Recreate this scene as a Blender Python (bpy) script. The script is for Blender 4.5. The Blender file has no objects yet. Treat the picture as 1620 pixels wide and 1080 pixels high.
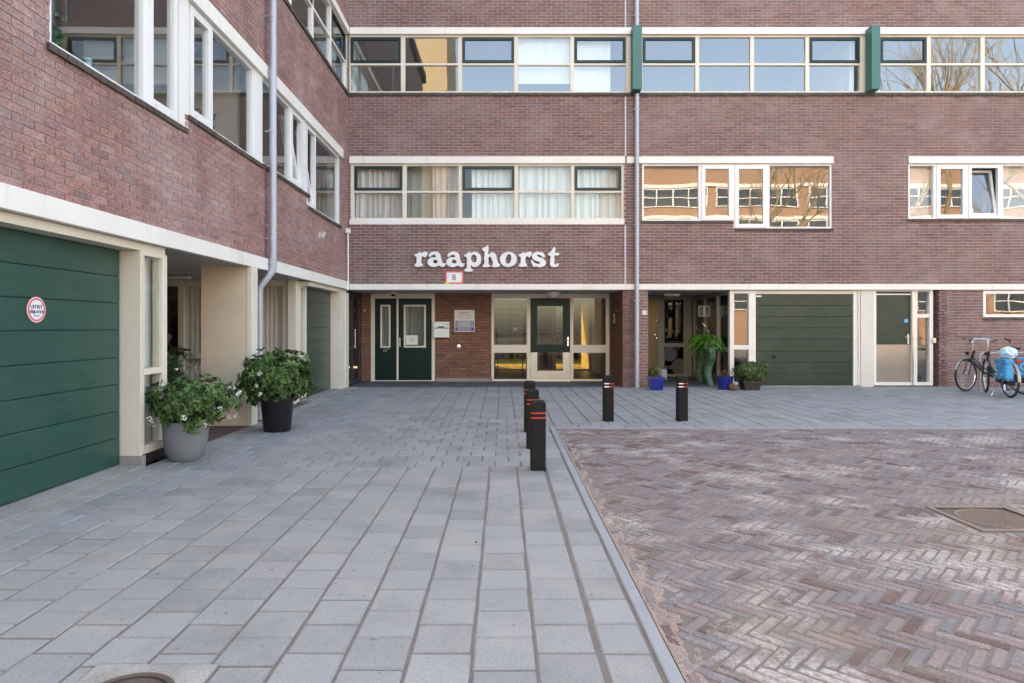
import bpy, bmesh, math, random
import numpy as np
from mathutils import Vector, Matrix
random.seed(7); rng = np.random.default_rng(7)
R = math.radians
scene = bpy.context.scene
C = scene.collection

# ------------------------------------------------------------------ camera, sky, sun, exposure
H = 1.357            # camera height
F = 1010.0           # focal length in photo pixels (photo 1620 wide)
D = 14.43            # distance to the rear facade (70 px per metre there)
cam = bpy.data.cameras.new('camera'); camo = bpy.data.objects.new('camera', cam); C.objects.link(camo)
camo.location = (0, 0, H); camo.rotation_euler = (R(90), 0, 0)
cam.sensor_width = 36; cam.lens = F / 1620 * 36
cam.shift_x = 15 / 1620; cam.shift_y = -24 / 1620
cam.clip_start = 0.05; cam.clip_end = 2000
scene.camera = camo

SUN_EL, SUN_AZ = 40.0, -20.0      # azimuth from +Y (behind the facade), negative towards -X
world = bpy.data.worlds.new('World'); scene.world = world; world.use_nodes = True
wn = world.node_tree; wn.nodes.clear()
wo = wn.nodes.new('ShaderNodeOutputWorld'); wb = wn.nodes.new('ShaderNodeBackground'); ws = wn.nodes.new('ShaderNodeTexSky')
ws.sky_type = 'NISHITA'; ws.sun_disc = False
ws.sun_elevation = R(SUN_EL); ws.sun_rotation = R(SUN_AZ); ws.air_density = 1.0; ws.dust_density = 2.0; ws.ozone_density = 0.6
wb.inputs['Strength'].default_value = 0.15
wn.links.new(ws.outputs[0], wb.inputs[0]); wn.links.new(wb.outputs[0], wo.inputs[0])
sun = bpy.data.lights.new('sun', 'SUN'); suno = bpy.data.objects.new('sun', sun); C.objects.link(suno)
sun.energy = 2.3; sun.angle = R(0.5); sun.color = (1.0, 0.93, 0.82)
sd = Vector((math.sin(R(SUN_AZ)) * math.cos(R(SUN_EL)), math.cos(R(SUN_AZ)) * math.cos(R(SUN_EL)), math.sin(R(SUN_EL))))
suno.rotation_euler = sd.to_track_quat('Z', 'Y').to_euler(); suno.location = (0, 60, 60)
vs = scene.view_settings
vs.view_transform = 'Standard'; vs.look = 'None'; vs.gamma = 1.0; vs.use_curve_mapping = False
vs.exposure = 3.0
try:
    vs.use_white_balance = True; vs.white_balance_temperature = 8500; vs.white_balance_tint = 11
except Exception: pass
scene.cycles.max_bounces = 8; scene.cycles.diffuse_bounces = 4; scene.cycles.glossy_bounces = 4
scene.cycles.transmission_bounces = 6; scene.cycles.transparent_max_bounces = 16
scene.cycles.use_denoising = True
scene.cycles.sample_clamp_indirect = 6.0

# ------------------------------------------------------------------ materials
MATS = {}
def _n(nt, t, **kw):
    n = nt.nodes.new(t)
    for k, v in kw.items(): setattr(n, k, v)
    return n
def mat(name, col, rough=0.6, metal=0.0, col2=None, nscale=3.0, namt=0.5, island=0.0, bump=0.0, bscale=60.0,
        spec=0.5, fine=0.0, fscale=150.0, stretch=None, palette=None, patch=None, detail=4.0, trans=0.0, coat=0.0, dirt=None, streak=None, spots=None):
    """procedural principled material; colour variation in world position, so copies differ"""
    if name in MATS: return MATS[name]
    m = bpy.data.materials.new(name); m.use_nodes = True; MATS[name] = m
    nt = m.node_tree; L = nt.links; b = nt.nodes['Principled BSDF']
    geo = _n(nt, 'ShaderNodeNewGeometry'); pos = geo.outputs['Position']
    if stretch:
        mp = _n(nt, 'ShaderNodeMapping'); mp.inputs['Scale'].default_value = stretch; L.new(pos, mp.inputs[0]); spos = mp.outputs[0]
    else: spos = pos
    base = None
    if palette:
        oi = _n(nt, 'ShaderNodeObjectInfo'); ad = _n(nt, 'ShaderNodeMath', operation='ADD'); fr = _n(nt, 'ShaderNodeMath', operation='FRACT')
        L.new(geo.outputs['Random Per Island'], ad.inputs[0]); L.new(oi.outputs['Random'], ad.inputs[1]); L.new(ad.outputs[0], fr.inputs[0])
        cr = _n(nt, 'ShaderNodeValToRGB'); e = cr.color_ramp.elements
        n = len(palette)
        while len(e) < n: e.new(0.5)
        for i, c in enumerate(palette): e[i].position = i / (n - 1); e[i].color = (*c, 1)
        L.new(fr.outputs[0], cr.inputs[0]); base = cr.outputs[0]
    def mix(fac, a, bcol, blend='MIX'):
        mx = _n(nt, 'ShaderNodeMix', data_type='RGBA', blend_type=blend)
        for sock, v in ((mx.inputs[0], fac), (mx.inputs[6], a), (mx.inputs[7], bcol)):
            if isinstance(v, (int, float)): sock.default_value = v
            elif isinstance(v, tuple): sock.default_value = (*v, 1)
            else: L.new(v, sock)
        return mx.outputs[2]
    def noise(scale, vec, det=detail, rough_=0.6):
        nz = _n(nt, 'ShaderNodeTexNoise'); nz.inputs['Scale'].default_value = scale; nz.inputs['Detail'].default_value = det
        nz.inputs['Roughness'].default_value = rough_; L.new(vec, nz.inputs['Vector']); return nz.outputs['Fac']
    def ramp(fac, lo, hi, a=0.0, bb=1.0):
        mr = _n(nt, 'ShaderNodeMapRange'); mr.inputs[1].default_value = lo; mr.inputs[2].default_value = hi
        mr.inputs[3].default_value = a; mr.inputs[4].default_value = bb; L.new(fac, mr.inputs[0]); return mr.outputs[0]
    if base is None:
        base = mix(0.0, col, col)
    if col2 is not None:
        base = mix(ramp(noise(nscale, spos), 0.35, 0.7, 0.0, namt), base, col2)
    if island:
        ad = _n(nt, 'ShaderNodeMath', operation='ADD'); fr = _n(nt, 'ShaderNodeMath', operation='FRACT'); oi = _n(nt, 'ShaderNodeObjectInfo')
        L.new(geo.outputs['Random Per Island'], ad.inputs[0]); L.new(oi.outputs['Random'], ad.inputs[1]); L.new(ad.outputs[0], fr.inputs[0])
        hs = _n(nt, 'ShaderNodeHueSaturation'); L.new(base, hs.inputs['Color'])
        L.new(ramp(fr.outputs[0], 0, 1, 1 - island, 1 + island), hs.inputs['Value']); base = hs.outputs[0]
    if fine:
        base = mix(fine, base, ramp_col(nt, L, noise(fscale, pos, 2.0, 0.7)), 'OVERLAY')
    if patch:   # (colour, scale, lo, hi, amount): stains with a shape of their own
        f1 = ramp(noise(patch[1], pos, 6.0, 0.65), patch[2], patch[3], 0.0, patch[4])
        f2 = ramp(noise(45.0, pos, 3.0, 0.6), 0.3, 0.62)
        mu = _n(nt, 'ShaderNodeMath', operation='MULTIPLY'); L.new(f1, mu.inputs[0]); L.new(f2, mu.inputs[1])
        base = mix(mu.outputs[0], base, patch[0])
    if dirt:
        base = mix(ramp(noise(dirt[1], pos, 5.0, 0.65), dirt[2], dirt[3], 0.0, dirt[4]), base, dirt[0])
    if spots:   # gum and oil spots
        base = mix(ramp(noise(spots[1], pos, 1.0, 0.4), spots[2], spots[3], 0.0, spots[4]), base, spots[0])
    if streak:  # run-off streaks
        ms_ = _n(nt, 'ShaderNodeMapping'); ms_.inputs['Scale'].default_value = (5, 5, .22); L.new(pos, ms_.inputs[0])
        base = mix(ramp(noise(1.0, ms_.outputs[0], 5.0, 0.7), .54, .74, 0.0, streak[1]), base, streak[0])
    L.new(base, b.inputs['Base Color'])
    b.inputs['Roughness'].default_value = rough; b.inputs['Metallic'].default_value = metal
    b.inputs['Specular IOR Level'].default_value = spec
    if coat: b.inputs['Coat Weight'].default_value = coat; b.inputs['Coat Roughness'].default_value = 0.12
    if trans:
        tr = _n(nt, 'ShaderNodeBsdfTranslucent'); L.new(base, tr.inputs[0]); ms = _n(nt, 'ShaderNodeMixShader'); ms.inputs[0].default_value = trans
        out = nt.nodes['Material Output']; L.new(b.outputs[0], ms.inputs[1]); L.new(tr.outputs[0], ms.inputs[2]); L.new(ms.outputs[0], out.inputs[0])
    if bump:
        bp = _n(nt, 'ShaderNodeBump'); bp.inputs['Strength'].default_value = bump; bp.inputs['Distance'].default_value = 0.01
        L.new(noise(bscale, spos, 5.0, 0.65), bp.inputs['Height']); L.new(bp.outputs[0], b.inputs['Normal'])
    return m
def ramp_col(nt, L, fac):
    cr = _n(nt, 'ShaderNodeValToRGB'); cr.color_ramp.elements[0].position = 0.3; cr.color_ramp.elements[1].position = 0.7
    L.new(fac, cr.inputs[0]); return cr.outputs[0]
def glass(name, ior=2.0, tint=(0.93, 0.96, 0.95), wav=0.0):
    if name in MATS: return MATS[name]
    m = bpy.data.materials.new(name); m.use_nodes = True; MATS[name] = m
    nt = m.node_tree; nt.nodes.clear(); L = nt.links
    out = _n(nt, 'ShaderNodeOutputMaterial'); ms = _n(nt, 'ShaderNodeMixShader'); fr = _n(nt, 'ShaderNodeFresnel')
    fr.inputs['IOR'].default_value = ior
    tr = _n(nt, 'ShaderNodeBsdfTransparent'); tr.inputs[0].default_value = (*tint, 1)
    gl = _n(nt, 'ShaderNodeBsdfGlossy'); gl.inputs['Roughness'].default_value = 0.0; gl.inputs[0].default_value = (0.95, 0.97, 1, 1)
    if wav:
        geo = _n(nt, 'ShaderNodeNewGeometry'); nz = _n(nt, 'ShaderNodeTexNoise'); nz.inputs['Scale'].default_value = 1.1; nz.inputs['Detail'].default_value = 1.0
        L.new(geo.outputs['Position'], nz.inputs['Vector']); bp = _n(nt, 'ShaderNodeBump'); bp.inputs['Strength'].default_value = wav; bp.inputs['Distance'].default_value = 0.02
        L.new(nz.outputs['Fac'], bp.inputs['Height']); L.new(bp.outputs[0], gl.inputs['Normal'])
    g2 = _n(nt, 'ShaderNodeNewGeometry'); inv = _n(nt, 'ShaderNodeMath', operation='SUBTRACT'); inv.inputs[0].default_value = 1.0; L.new(g2.outputs['Backfacing'], inv.inputs[1])
    mu = _n(nt, 'ShaderNodeMath', operation='MULTIPLY'); L.new(fr.outputs[0], mu.inputs[0]); L.new(inv.outputs[0], mu.inputs[1])   # only the outer skin mirrors, no trapped reflections in the sheet
    L.new(mu.outputs[0], ms.inputs[0]); L.new(tr.outputs[0], ms.inputs[1]); L.new(gl.outputs[0], ms.inputs[2]); L.new(ms.outputs[0], out.inputs[0])
    return m

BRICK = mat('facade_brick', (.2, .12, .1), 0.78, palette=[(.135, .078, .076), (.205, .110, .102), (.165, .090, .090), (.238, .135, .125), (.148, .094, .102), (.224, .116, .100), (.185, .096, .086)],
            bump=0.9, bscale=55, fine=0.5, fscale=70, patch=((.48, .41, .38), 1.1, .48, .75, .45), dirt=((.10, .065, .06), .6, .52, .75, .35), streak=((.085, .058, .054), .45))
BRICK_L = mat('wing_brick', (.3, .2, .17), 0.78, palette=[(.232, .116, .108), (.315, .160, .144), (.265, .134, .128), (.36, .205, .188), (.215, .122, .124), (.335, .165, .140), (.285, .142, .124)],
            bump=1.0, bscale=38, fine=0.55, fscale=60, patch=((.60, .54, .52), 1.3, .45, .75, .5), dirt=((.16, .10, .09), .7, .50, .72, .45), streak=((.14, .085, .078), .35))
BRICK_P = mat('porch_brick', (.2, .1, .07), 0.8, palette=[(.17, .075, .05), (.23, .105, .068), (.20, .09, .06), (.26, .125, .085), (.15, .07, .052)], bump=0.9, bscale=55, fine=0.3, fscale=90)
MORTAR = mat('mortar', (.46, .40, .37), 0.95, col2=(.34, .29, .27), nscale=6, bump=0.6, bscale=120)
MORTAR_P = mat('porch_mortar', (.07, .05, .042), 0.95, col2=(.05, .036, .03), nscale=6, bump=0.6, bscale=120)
WHITE = mat('white_fascia_paint', (.76, .74, .70), 0.5, col2=(.66, .63, .58), nscale=1.2, namt=.6, bump=.08, bscale=30, fine=.08, fscale=50, streak=((.42, .39, .33), .4))
CREAM = mat('cream_frame_paint', (.69, .64, .54), 0.45, col2=(.60, .54, .44), nscale=1.6, namt=.6, bump=.06, bscale=40)
PVC = mat('white_plastic_frame', (.74, .74, .74), 0.35, col2=(.68, .68, .66), nscale=2, namt=.5)
STUCCO = mat('cream_stucco', (.66, .57, .44), 0.9, col2=(.58, .48, .36), nscale=2.2, namt=.7, bump=.35, bscale=70, dirt=((.40, .31, .22), 5, .62, .8, .4))
GREEN = mat('dark_green_sash_paint', (.006, .026, .028), 0.35, col2=(.011, .034, .036), nscale=4, spec=.3)
GREENBOX = mat('green_box_paint', (.03, .15, .125), 0.45, col2=(.022, .11, .095), nscale=3, stretch=(6, 6, .5))
GARAGE = mat('green_garage_panel', (.006, .056, .042), 0.22, col2=(.011, .075, .058), nscale=2.5, bump=.6, bscale=14, stretch=(1, 1, 7), spec=.6, dirt=((.03, .075, .062), 1.2, .5, .75, .6))
GARAGE2 = mat('olive_green_garage_panel', (.010, .034, .024), 0.2, col2=(.020, .046, .030), nscale=2.5, bump=.5, bscale=14, stretch=(1, 1, 7), spec=.42, dirt=((.04, .055, .04), 1.5, .5, .75, .5))
DOORGREEN = mat('dark_green_door_paint', (.004, .018, .015), 0.35, col2=(.007, .024, .021), nscale=3, spec=.18)
ALU = mat('aluminium', (.40, .37, .33), 0.36, 1.0, col2=(.30, .28, .25), nscale=6, bump=.12, bscale=30)
STEEL = mat('brushed_steel', (.62, .62, .62), 0.25, 1.0)
ZINC = mat('zinc_pipe', (.42, .44, .50), 0.5, .35, col2=(.33, .35, .40), nscale=5, namt=.7, stretch=(8, 8, 1))
GLASS = glass('window_glass', 2.35, wav=.10)
GLASS_F = glass('ribbon_glass_curtained', 1.5, wav=.06)
AMBER = glass('amber_tinted_glass', 1.5, tint=(.74, .62, .34))
GLASS_C = glass('clear_glass', 1.45, tint=(.97, .97, .96))
GLASS_E = glass('entrance_glass', 1.55, tint=(.84, .84, .80))
BLACK = mat('black_plastic', (.009, .009, .010), 0.45, spec=.3)
RUBBER = mat('rubber', (.02, .02, .02), 0.8)
DARK = mat('dark_trim', (.03, .03, .032), 0.5)
SILL = mat('dark_sill_brick', (.06, .045, .042), 0.7, palette=[(.05, .04, .038), (.08, .055, .05), (.065, .05, .04)], bump=.5, dirt=((.08, .085, .05), 2, .5, .7, .6))
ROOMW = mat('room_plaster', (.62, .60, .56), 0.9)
ROOMF = mat('room_floor', (.22, .17, .12), 0.5)
SOFFIT = mat('soffit_boards', (.42, .43, .44), 0.5, col2=(.36, .37, .38), nscale=2)
CONC = mat('concrete', (.30, .29, .27), 0.9, col2=(.20, .19, .17), nscale=4, namt=.8, bump=.5, bscale=60, fine=.25, fscale=120)
SLABM = mat('paving_slab', (.2, .21, .22), 0.85, palette=[(.192, .197, .202), (.238, .242, .245), (.212, .217, .221), (.258, .261, .263), (.176, .180, .184), (.232, .237, .240), (.218, .223, .227), (.246, .250, .253)],
            col2=(.30, .295, .28), nscale=2.2, namt=.35, bump=.35, bscale=140, fine=.3, fscale=220, patch=((.36, .31, .27), 1.7, .52, .72, .65), dirt=((.13, .125, .12), 1.3, .52, .72, .5), spots=((.07, .07, .07), 15.0, .745, .765, .5))
SLABD = mat('porch_slab', (.09, .09, .095), 0.7, palette=[(.075, .075, .08), (.10, .10, .105), (.088, .088, .09)], bump=.3, bscale=140)
CLINK = mat('road_clinker', (.25, .19, .18), 0.92, spec=.25, palette=[(.182, .143, .142), (.225, .178, .174), (.165, .148, .154), (.24, .192, .184), (.20, .154, .150), (.115, .074, .066), (.218, .178, .176), (.155, .152, .160), (.23, .184, .174), (.187, .154, .155), (.145, .096, .086), (.21, .166, .162)],
            bump=.8, bscale=70, fine=.35, fscale=120, patch=((.50, .46, .42), 1.25, .52, .62, .75), dirt=((.30, .245, .19), 1.1, .52, .72, .6))
SANDM = mat('joint_sand', (.20, .168, .15), 0.95, col2=(.115, .10, .092), nscale=9, bump=.9, bscale=180, fine=.4, fscale=250)
KERBM = mat('kerb_stone', (.25, .26, .28), 0.85, col2=(.20, .21, .22), nscale=4, bump=.4, bscale=120, fine=.25, fscale=200)

# ------------------------------------------------------------------ mesh helpers
class MB:
    def __init__(s): s.v = []; s.f = []
    def add(s, vs_, fs_):
        o = len(s.v); s.v += [tuple(p) for p in vs_]; s.f += [tuple(i + o for i in f) for f in fs_]; return s
    def box(s, x0, x1, y0, y1, z0, z1):
        x0, x1 = min(x0, x1), max(x0, x1); y0, y1 = min(y0, y1), max(y0, y1); z0, z1 = min(z0, z1), max(z0, z1)
        return s.add([(x0, y0, z0), (x1, y0, z0), (x1, y1, z0), (x0, y1, z0), (x0, y0, z1), (x1, y0, z1), (x1, y1, z1), (x0, y1, z1)],
                     [(0, 3, 2, 1), (4, 5, 6, 7), (0, 1, 5, 4), (1, 2, 6, 5), (2, 3, 7, 6), (3, 0, 4, 7)])
    def tube(s, pts, r, n=10, caps=True):
        pts = [Vector(p) for p in pts]; rs = r if isinstance(r, (list, tuple)) else [r] * len(pts)
        rings = []; up = None
        for i, p in enumerate(pts):
            t = (pts[min(i + 1, len(pts) - 1)] - pts[max(i - 1, 0)]).normalized()
            if up is None: up = Vector((0, 0, 1)) if abs(t.z) < .9 else Vector((1, 0, 0))
            a = t.cross(up)
            if a.length < 1e-4: a = t.cross(Vector((0, 1, 0)))
            a.normalize(); b2 = a.cross(t).normalized(); up = b2
            rings.append([p + a * (math.cos(2 * math.pi * k / n) * rs[i]) + b2 * (math.sin(2 * math.pi * k / n) * rs[i]) for k in range(n)])
        o = len(s.v)
        for rg in rings: s.v += [tuple(q) for q in rg]
        for i in range(len(rings) - 1):
            for k in range(n):
                a0 = o + i * n + k; a1 = o + i * n + (k + 1) % n
                s.f.append((a0, a1, a1 + n, a0 + n))
        if caps:
            s.f.append(tuple(o + k for k in range(n))[::-1]); s.f.append(tuple(o + (len(rings) - 1) * n + k for k in range(n)))
        return s
    def lathe(s, prof, c=(0, 0, 0), n=24, axis='z', caps=True):
        o = len(s.v)
        for (r, h) in prof:
            for k in range(n):
                a = 2 * math.pi * k / n; x, y = r * math.cos(a), r * math.sin(a)
                if axis == 'z': q = (c[0] + x, c[1] + y, c[2] + h)
                elif axis == 'y': q = (c[0] + x, c[1] + h, c[2] + y)
                else: q = (c[0] + h, c[1] + x, c[2] + y)
                s.v.append(q)
        for i in range(len(prof) - 1):
            for k in range(n):
                a0 = o + i * n + k; a1 = o + i * n + (k + 1) % n; s.f.append((a0, a1, a1 + n, a0 + n))
        if caps and prof[0][0] > 1e-6: s.f.append(tuple(o + k for k in range(n))[::-1])
        if caps and prof[-1][0] > 1e-6: s.f.append(tuple(o + (len(prof) - 1) * n + k for k in range(n)))
        return s
    def xf(s, M):
        s.v = [tuple(M @ Vector(p)) for p in s.v]; return s
WORLD = set()        # things whose parts are written in world coordinates
def link(name, me, m, parent=None):
    o = bpy.data.objects.new(name, me); C.objects.link(o)
    if m is not None and not me.materials: me.materials.append(m)
    if parent is not None:
        o.parent = parent
        if parent.name in WORLD: o.matrix_parent_inverse = Matrix.Translation(-parent.location)
    return o
def obj(name, mb, m, parent=None, recalc=True, smooth=False, bevel=0.0):
    me = bpy.data.meshes.new(name); me.from_pydata(mb.v, [], mb.f); me.update()
    if recalc or bevel:
        bm = bmesh.new(); bm.from_mesh(me)
        if bevel: bmesh.ops.remove_doubles(bm, verts=bm.verts, dist=1e-5); bmesh.ops.bevel(bm, geom=[e for e in bm.edges if e.is_manifold and e.calc_face_angle(0) > .5], offset=bevel, segments=2, affect='EDGES', profile=.6)
        bmesh.ops.recalc_face_normals(bm, faces=bm.faces); bm.to_mesh(me); bm.free()
    if smooth:
        me.polygons.foreach_set('use_smooth', [True] * len(me.polygons))
        try: me.set_sharp_from_angle(angle=R(40))
        except Exception: pass
    return link(name, me, m, parent)
def thing(name, label, cat, loc=(0, 0, 0), rz=0.0, group=None, world=False):
    o = bpy.data.objects.new(name, None); C.objects.link(o); o.location = loc; o.rotation_euler = (0, 0, rz); o.empty_display_size = .1
    if world: WORLD.add(o.name)
    return tag(o, label, cat, group)
def tag(o, label=None, cat=None, group=None, kind=None):
    if label: o['label'] = label
    if cat: o['category'] = cat
    if group: o['group'] = group
    if kind: o['kind'] = kind
    return o
def bulk(name, V, Fq, m, parent=None):
    me = bpy.data.meshes.new(name); V = np.asarray(V, dtype=np.float32).reshape(-1, 3); Fq = np.asarray(Fq, dtype=np.int32).reshape(-1, 4)
    me.vertices.add(len(V)); me.vertices.foreach_set('co', V.ravel())
    me.loops.add(Fq.size); me.loops.foreach_set('vertex_index', Fq.ravel())
    me.polygons.add(len(Fq)); me.polygons.foreach_set('loop_start', np.arange(0, Fq.size, 4, dtype=np.int32))
    me.update(calc_edges=True); me.validate(); me.polygons.foreach_set('use_smooth', [False] * len(me.polygons))
    return link(name, me, m, parent)
def text(body, size, loc, m, parent, rz=0.0, ext=.0015, align='CENTER', name='lettering', sx=1.0):
    cu = bpy.data.curves.new('t', 'FONT'); cu.body = body; cu.size = size; cu.align_x = align; cu.align_y = 'CENTER'; cu.extrude = ext
    t = bpy.data.objects.new('t', cu); C.objects.link(t); t.rotation_euler = (R(90), 0, rz); t.location = loc; t.scale = (sx, 1, 1)
    bpy.context.view_layer.update()
    me = bpy.data.meshes.new_from_object(t.evaluated_get(bpy.context.evaluated_depsgraph_get())); me.transform(t.matrix_world)
    bpy.data.objects.remove(t); bpy.data.curves.remove(cu)
    me.materials.clear(); o = link(name, me, m)
    if parent is not None:
        o.parent = parent; bpy.context.view_layer.update(); o.matrix_parent_inverse = parent.matrix_world.inverted()
    return o
def PX(px, Y=D): return (px - 795) * Y / F
def PZ(py, Y=D): return H - (py - 516) * Y / F

# wall coordinate maps: (u along wall, d outward, z)
def mapF(u, d, z): return (u, D - d, z)             # rear facade, faces -Y
WX = -3.5
def mapL(u, d, z): return (WX + d, u, z)            # left wing, faces +X
def wbox(mb, mp, u0, u1, d0, d1, z0, z1):
    a = mp(u0, d0, z0); b2 = mp(u1, d1, z1)
    return mb.box(a[0], b2[0], a[1], b2[1], a[2], b2[2])

CO, BL = .0675, .2215      # course height, brick pitch
def brick_rects(u0, u1, z0, z1, openings, L=BL, ch=CO, off=0.0):
    out = []; k = 0; z = z0
    while z < z1 - .01:
        zt = min(z + ch, z1); zm = (z + zt) / 2
        cuts = sorted([(a, b) for (a, b, c, d2) in openings if c < zm < d2])
        iv = []; s = u0
        for a, b in cuts:
            if a > s: iv.append((s, min(a, u1)))
            s = max(s, b)
        if s < u1: iv.append((s, u1))
        o = off + (L / 2 if k % 2 else 0)
        for a, b in iv:
            n0 = math.floor((a - o) / L)
            x = o + n0 * L
            while x < b:
                p, q = max(x, a), min(x + L, b)
                if q - p > .035: out.append((p, q, z, zt))
                x += L
        z += ch; k += 1
    return out
def brick_mesh(rects, mp, depth, joint=.010, jit=.0022, flip=False):
    n = len(rects); r = np.array(rects); V = np.zeros((n, 8, 3))
    jj = rng.uniform(-jit, jit, (n, 8)); dd = rng.uniform(-.0025, .003, (n, 1)) + rng.uniform(-.0012, .0012, (n, 4))
    h = joint / 2
    u = np.stack([r[:, 0] + h, r[:, 1] - h, r[:, 1] - h, r[:, 0] + h], 1) + jj[:, :4] * .8
    z = np.stack([r[:, 2] + h, r[:, 2] + h, r[:, 3] - h, r[:, 3] - h], 1) + jj[:, 4:] * .6
    W = []
    for i in range(4): W.append(np.stack(mp(u[:, i], depth + dd[:, i], z[:, i]), 1) if False else np.stack([np.broadcast_to(c, (n,)) for c in mp(u[:, i], depth + dd[:, i], z[:, i])], 1))
    for i in range(4): W.append(np.stack([np.broadcast_to(c, (n,)) for c in mp(u[:, i], -.02 + 0 * u[:, i], z[:, i])], 1))
    V = np.stack(W, 1).reshape(-1, 3)
    base = np.array([[0, 1, 2, 3], [0, 4, 5, 1], [1, 5, 6, 2], [2, 6, 7, 3], [3, 7, 4, 0]])
    if flip: base = base[:, ::-1]
    Fq = (np.arange(n)[:, None, None] * 8 + base[None]).reshape(-1, 4)
    return V, Fq
def backing(mb, mp, u0, u1, z0, z1, openings, thick=.28):
    us = sorted({u0, u1, *[min(max(x, u0), u1) for o in openings for x in o[:2]]}); zs = sorted({z0, z1, *[min(max(x, z0), z1) for o in openings for x in o[2:]]})
    for i in range(len(zs) - 1):
        zm = (zs[i] + zs[i + 1]) / 2; run = None
        for j in range(len(us) - 1):
            um = (us[j] + us[j + 1]) / 2
            solid = not any(a < um < b and c < zm < d2 for a, b, c, d2 in openings)
            if solid and run is None: run = us[j]
            if not solid and run is not None: wbox(mb, mp, run, us[j], -thick, 0, zs[i], zs[i + 1]); run = None
        if run is not None: wbox(mb, mp, run, us[-1], -thick, 0, zs[i], zs[i + 1])
    return mb
def brick_wall(parent, mp, u0, u1, z0, z1, openings, bmat, mmat, depth=.0045, singles=None, flip=False, off=0.0, thick=.28):
    w = obj('wall', backing(MB(), mp, u0, u1, z0, z1, openings, thick), mmat, parent)
    rects = brick_rects(u0, u1, z0, z1, openings, off=off)
    if singles:
        full = [r for r in rects if abs(r[1] - r[0] - BL) < 1e-4 and abs(r[3] - r[2] - CO) < 1e-4 and singles(r) is not None]
        full.sort(key=singles); one = set(full[:300]); rects = [r for r in rects if r not in one]
        protos = []
        for k in range(6):
            V, Fq = brick_mesh([(-BL / 2, BL / 2, -CO / 2, CO / 2)], lambda u, d, z: tuple(np.array(mp(u, d, z)) - np.array(mp(0, 0, 0))[:, None]), depth, flip=flip)
            me = bpy.data.meshes.new('brick'); me.from_pydata([tuple(map(float, v)) for v in V], [], [tuple(map(int, f)) for f in Fq]); me.materials.append(bmat); me.update(); protos.append(me)
        for r in one:
            o = bpy.data.objects.new('brick', random.choice(protos)); C.objects.link(o); o.parent = w
            o.location = mp((r[0] + r[1]) / 2, 0, (r[2] + r[3]) / 2)
    V, Fq = brick_mesh(rects, mp, depth, flip=flip)
    o = bulk('brickwork', V, Fq, bmat, w); o['kind'] = 'stuff'
    return w

def grid_frame(mb, mp, ub, zb, d0, d1):
    """vertical bars ub full height, horizontal bars zb butted between them"""
    z0 = min(a for a, b in zb); z1 = max(b for a, b in zb); ub = sorted(ub)
    for a, b in ub: wbox(mb, mp, a, b, d0, d1, z0, z1)
    for i in range(len(ub) - 1):
        for a, b in zb: wbox(mb, mp, ub[i][1], ub[i + 1][0], d0 + .002, d1 - .002, a, b)
    return mb
def ring(mb, mp, u0, u1, z0, z1, t, d0, d1):
    wbox(mb, mp, u0, u0 + t, d0, d1, z0, z1); wbox(mb, mp, u1 - t, u1, d0, d1, z0, z1)
    wbox(mb, mp, u0 + t, u1 - t, d0, d1, z0, z0 + t); wbox(mb, mp, u0 + t, u1 - t, d0, d1, z1 - t, z1); return mb
def pane(parent, mp, u0, u1, z0, z1, d=-.055, m=None, name='pane', th=.008):
    return obj(name, wbox(MB(), mp, u0, u1, d - th, d, z0, z1), m or GLASS, parent)
def tilt(o_mb, mp, u0, z0, dpl, ang):
    """tip a sash inwards about its bottom edge"""
    out = []; p0 = Vector(mp(0, dpl, z0)); n = (Vector(mp(0, 1, 0)) - Vector(mp(0, 0, 0)))
    for p in o_mb.v:
        q = Vector(p); d = (q - p0).dot(n); z = q.z - z0
        d2 = d * math.cos(ang) - z * math.sin(ang); zz = z * math.cos(ang) + d * math.sin(ang)
        r = q + n * (d2 - d); r.z = z0 + zz; out.append(tuple(r))
    o_mb.v = out; return o_mb
def sill_course(parent, mp, u0, u1, z, h=.055, out=.035):
    w = .1025; n = max(1, round((u1 - u0) / w)); mb = MB()
    for i in range(n):
        a = u0 + (u1 - u0) * i / n; b = u0 + (u1 - u0) * (i + 1) / n; e = random.uniform(-.004, .004)
        wbox(mb, mp, a + .004, b - .004, -.05, out + e, z - h + random.uniform(-.003, .003), z - .002)
    return obj('sill', mb, SILL, parent)
def curve(parent_label, name, mp, u0, u1, z0, z1, d, m, folds, amp=.03, cat='curtain', group=None):
    n = int((u1 - u0) / .014); V = []; Fs = []
    ph = random.uniform(0, 6)
    for i in range(n + 1):
        u = u0 + (u1 - u0) * i / n; t = i / n
        w = math.sin(t * folds * 6.283 + ph + 1.3 * math.sin(t * folds * 1.7)) * amp + math.sin(t * folds * 2.7 * 6.283) * amp * .25
        for k, (z, a) in enumerate(((z1, .55), ((z0 + z1) / 2, .9), (z0, 1.15))):
            V.append(mp(u + .012 * math.sin(u * 9 + k), d + w * a, z))
    for i in range(n):
        for k in range(2): Fs.append((i * 3 + k, i * 3 + k + 1, i * 3 + k + 4, i * 3 + k + 3))
    o = obj(name, MB().add(V, Fs), m, None, smooth=True); tag(o, parent_label, cat, group); return o
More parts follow.
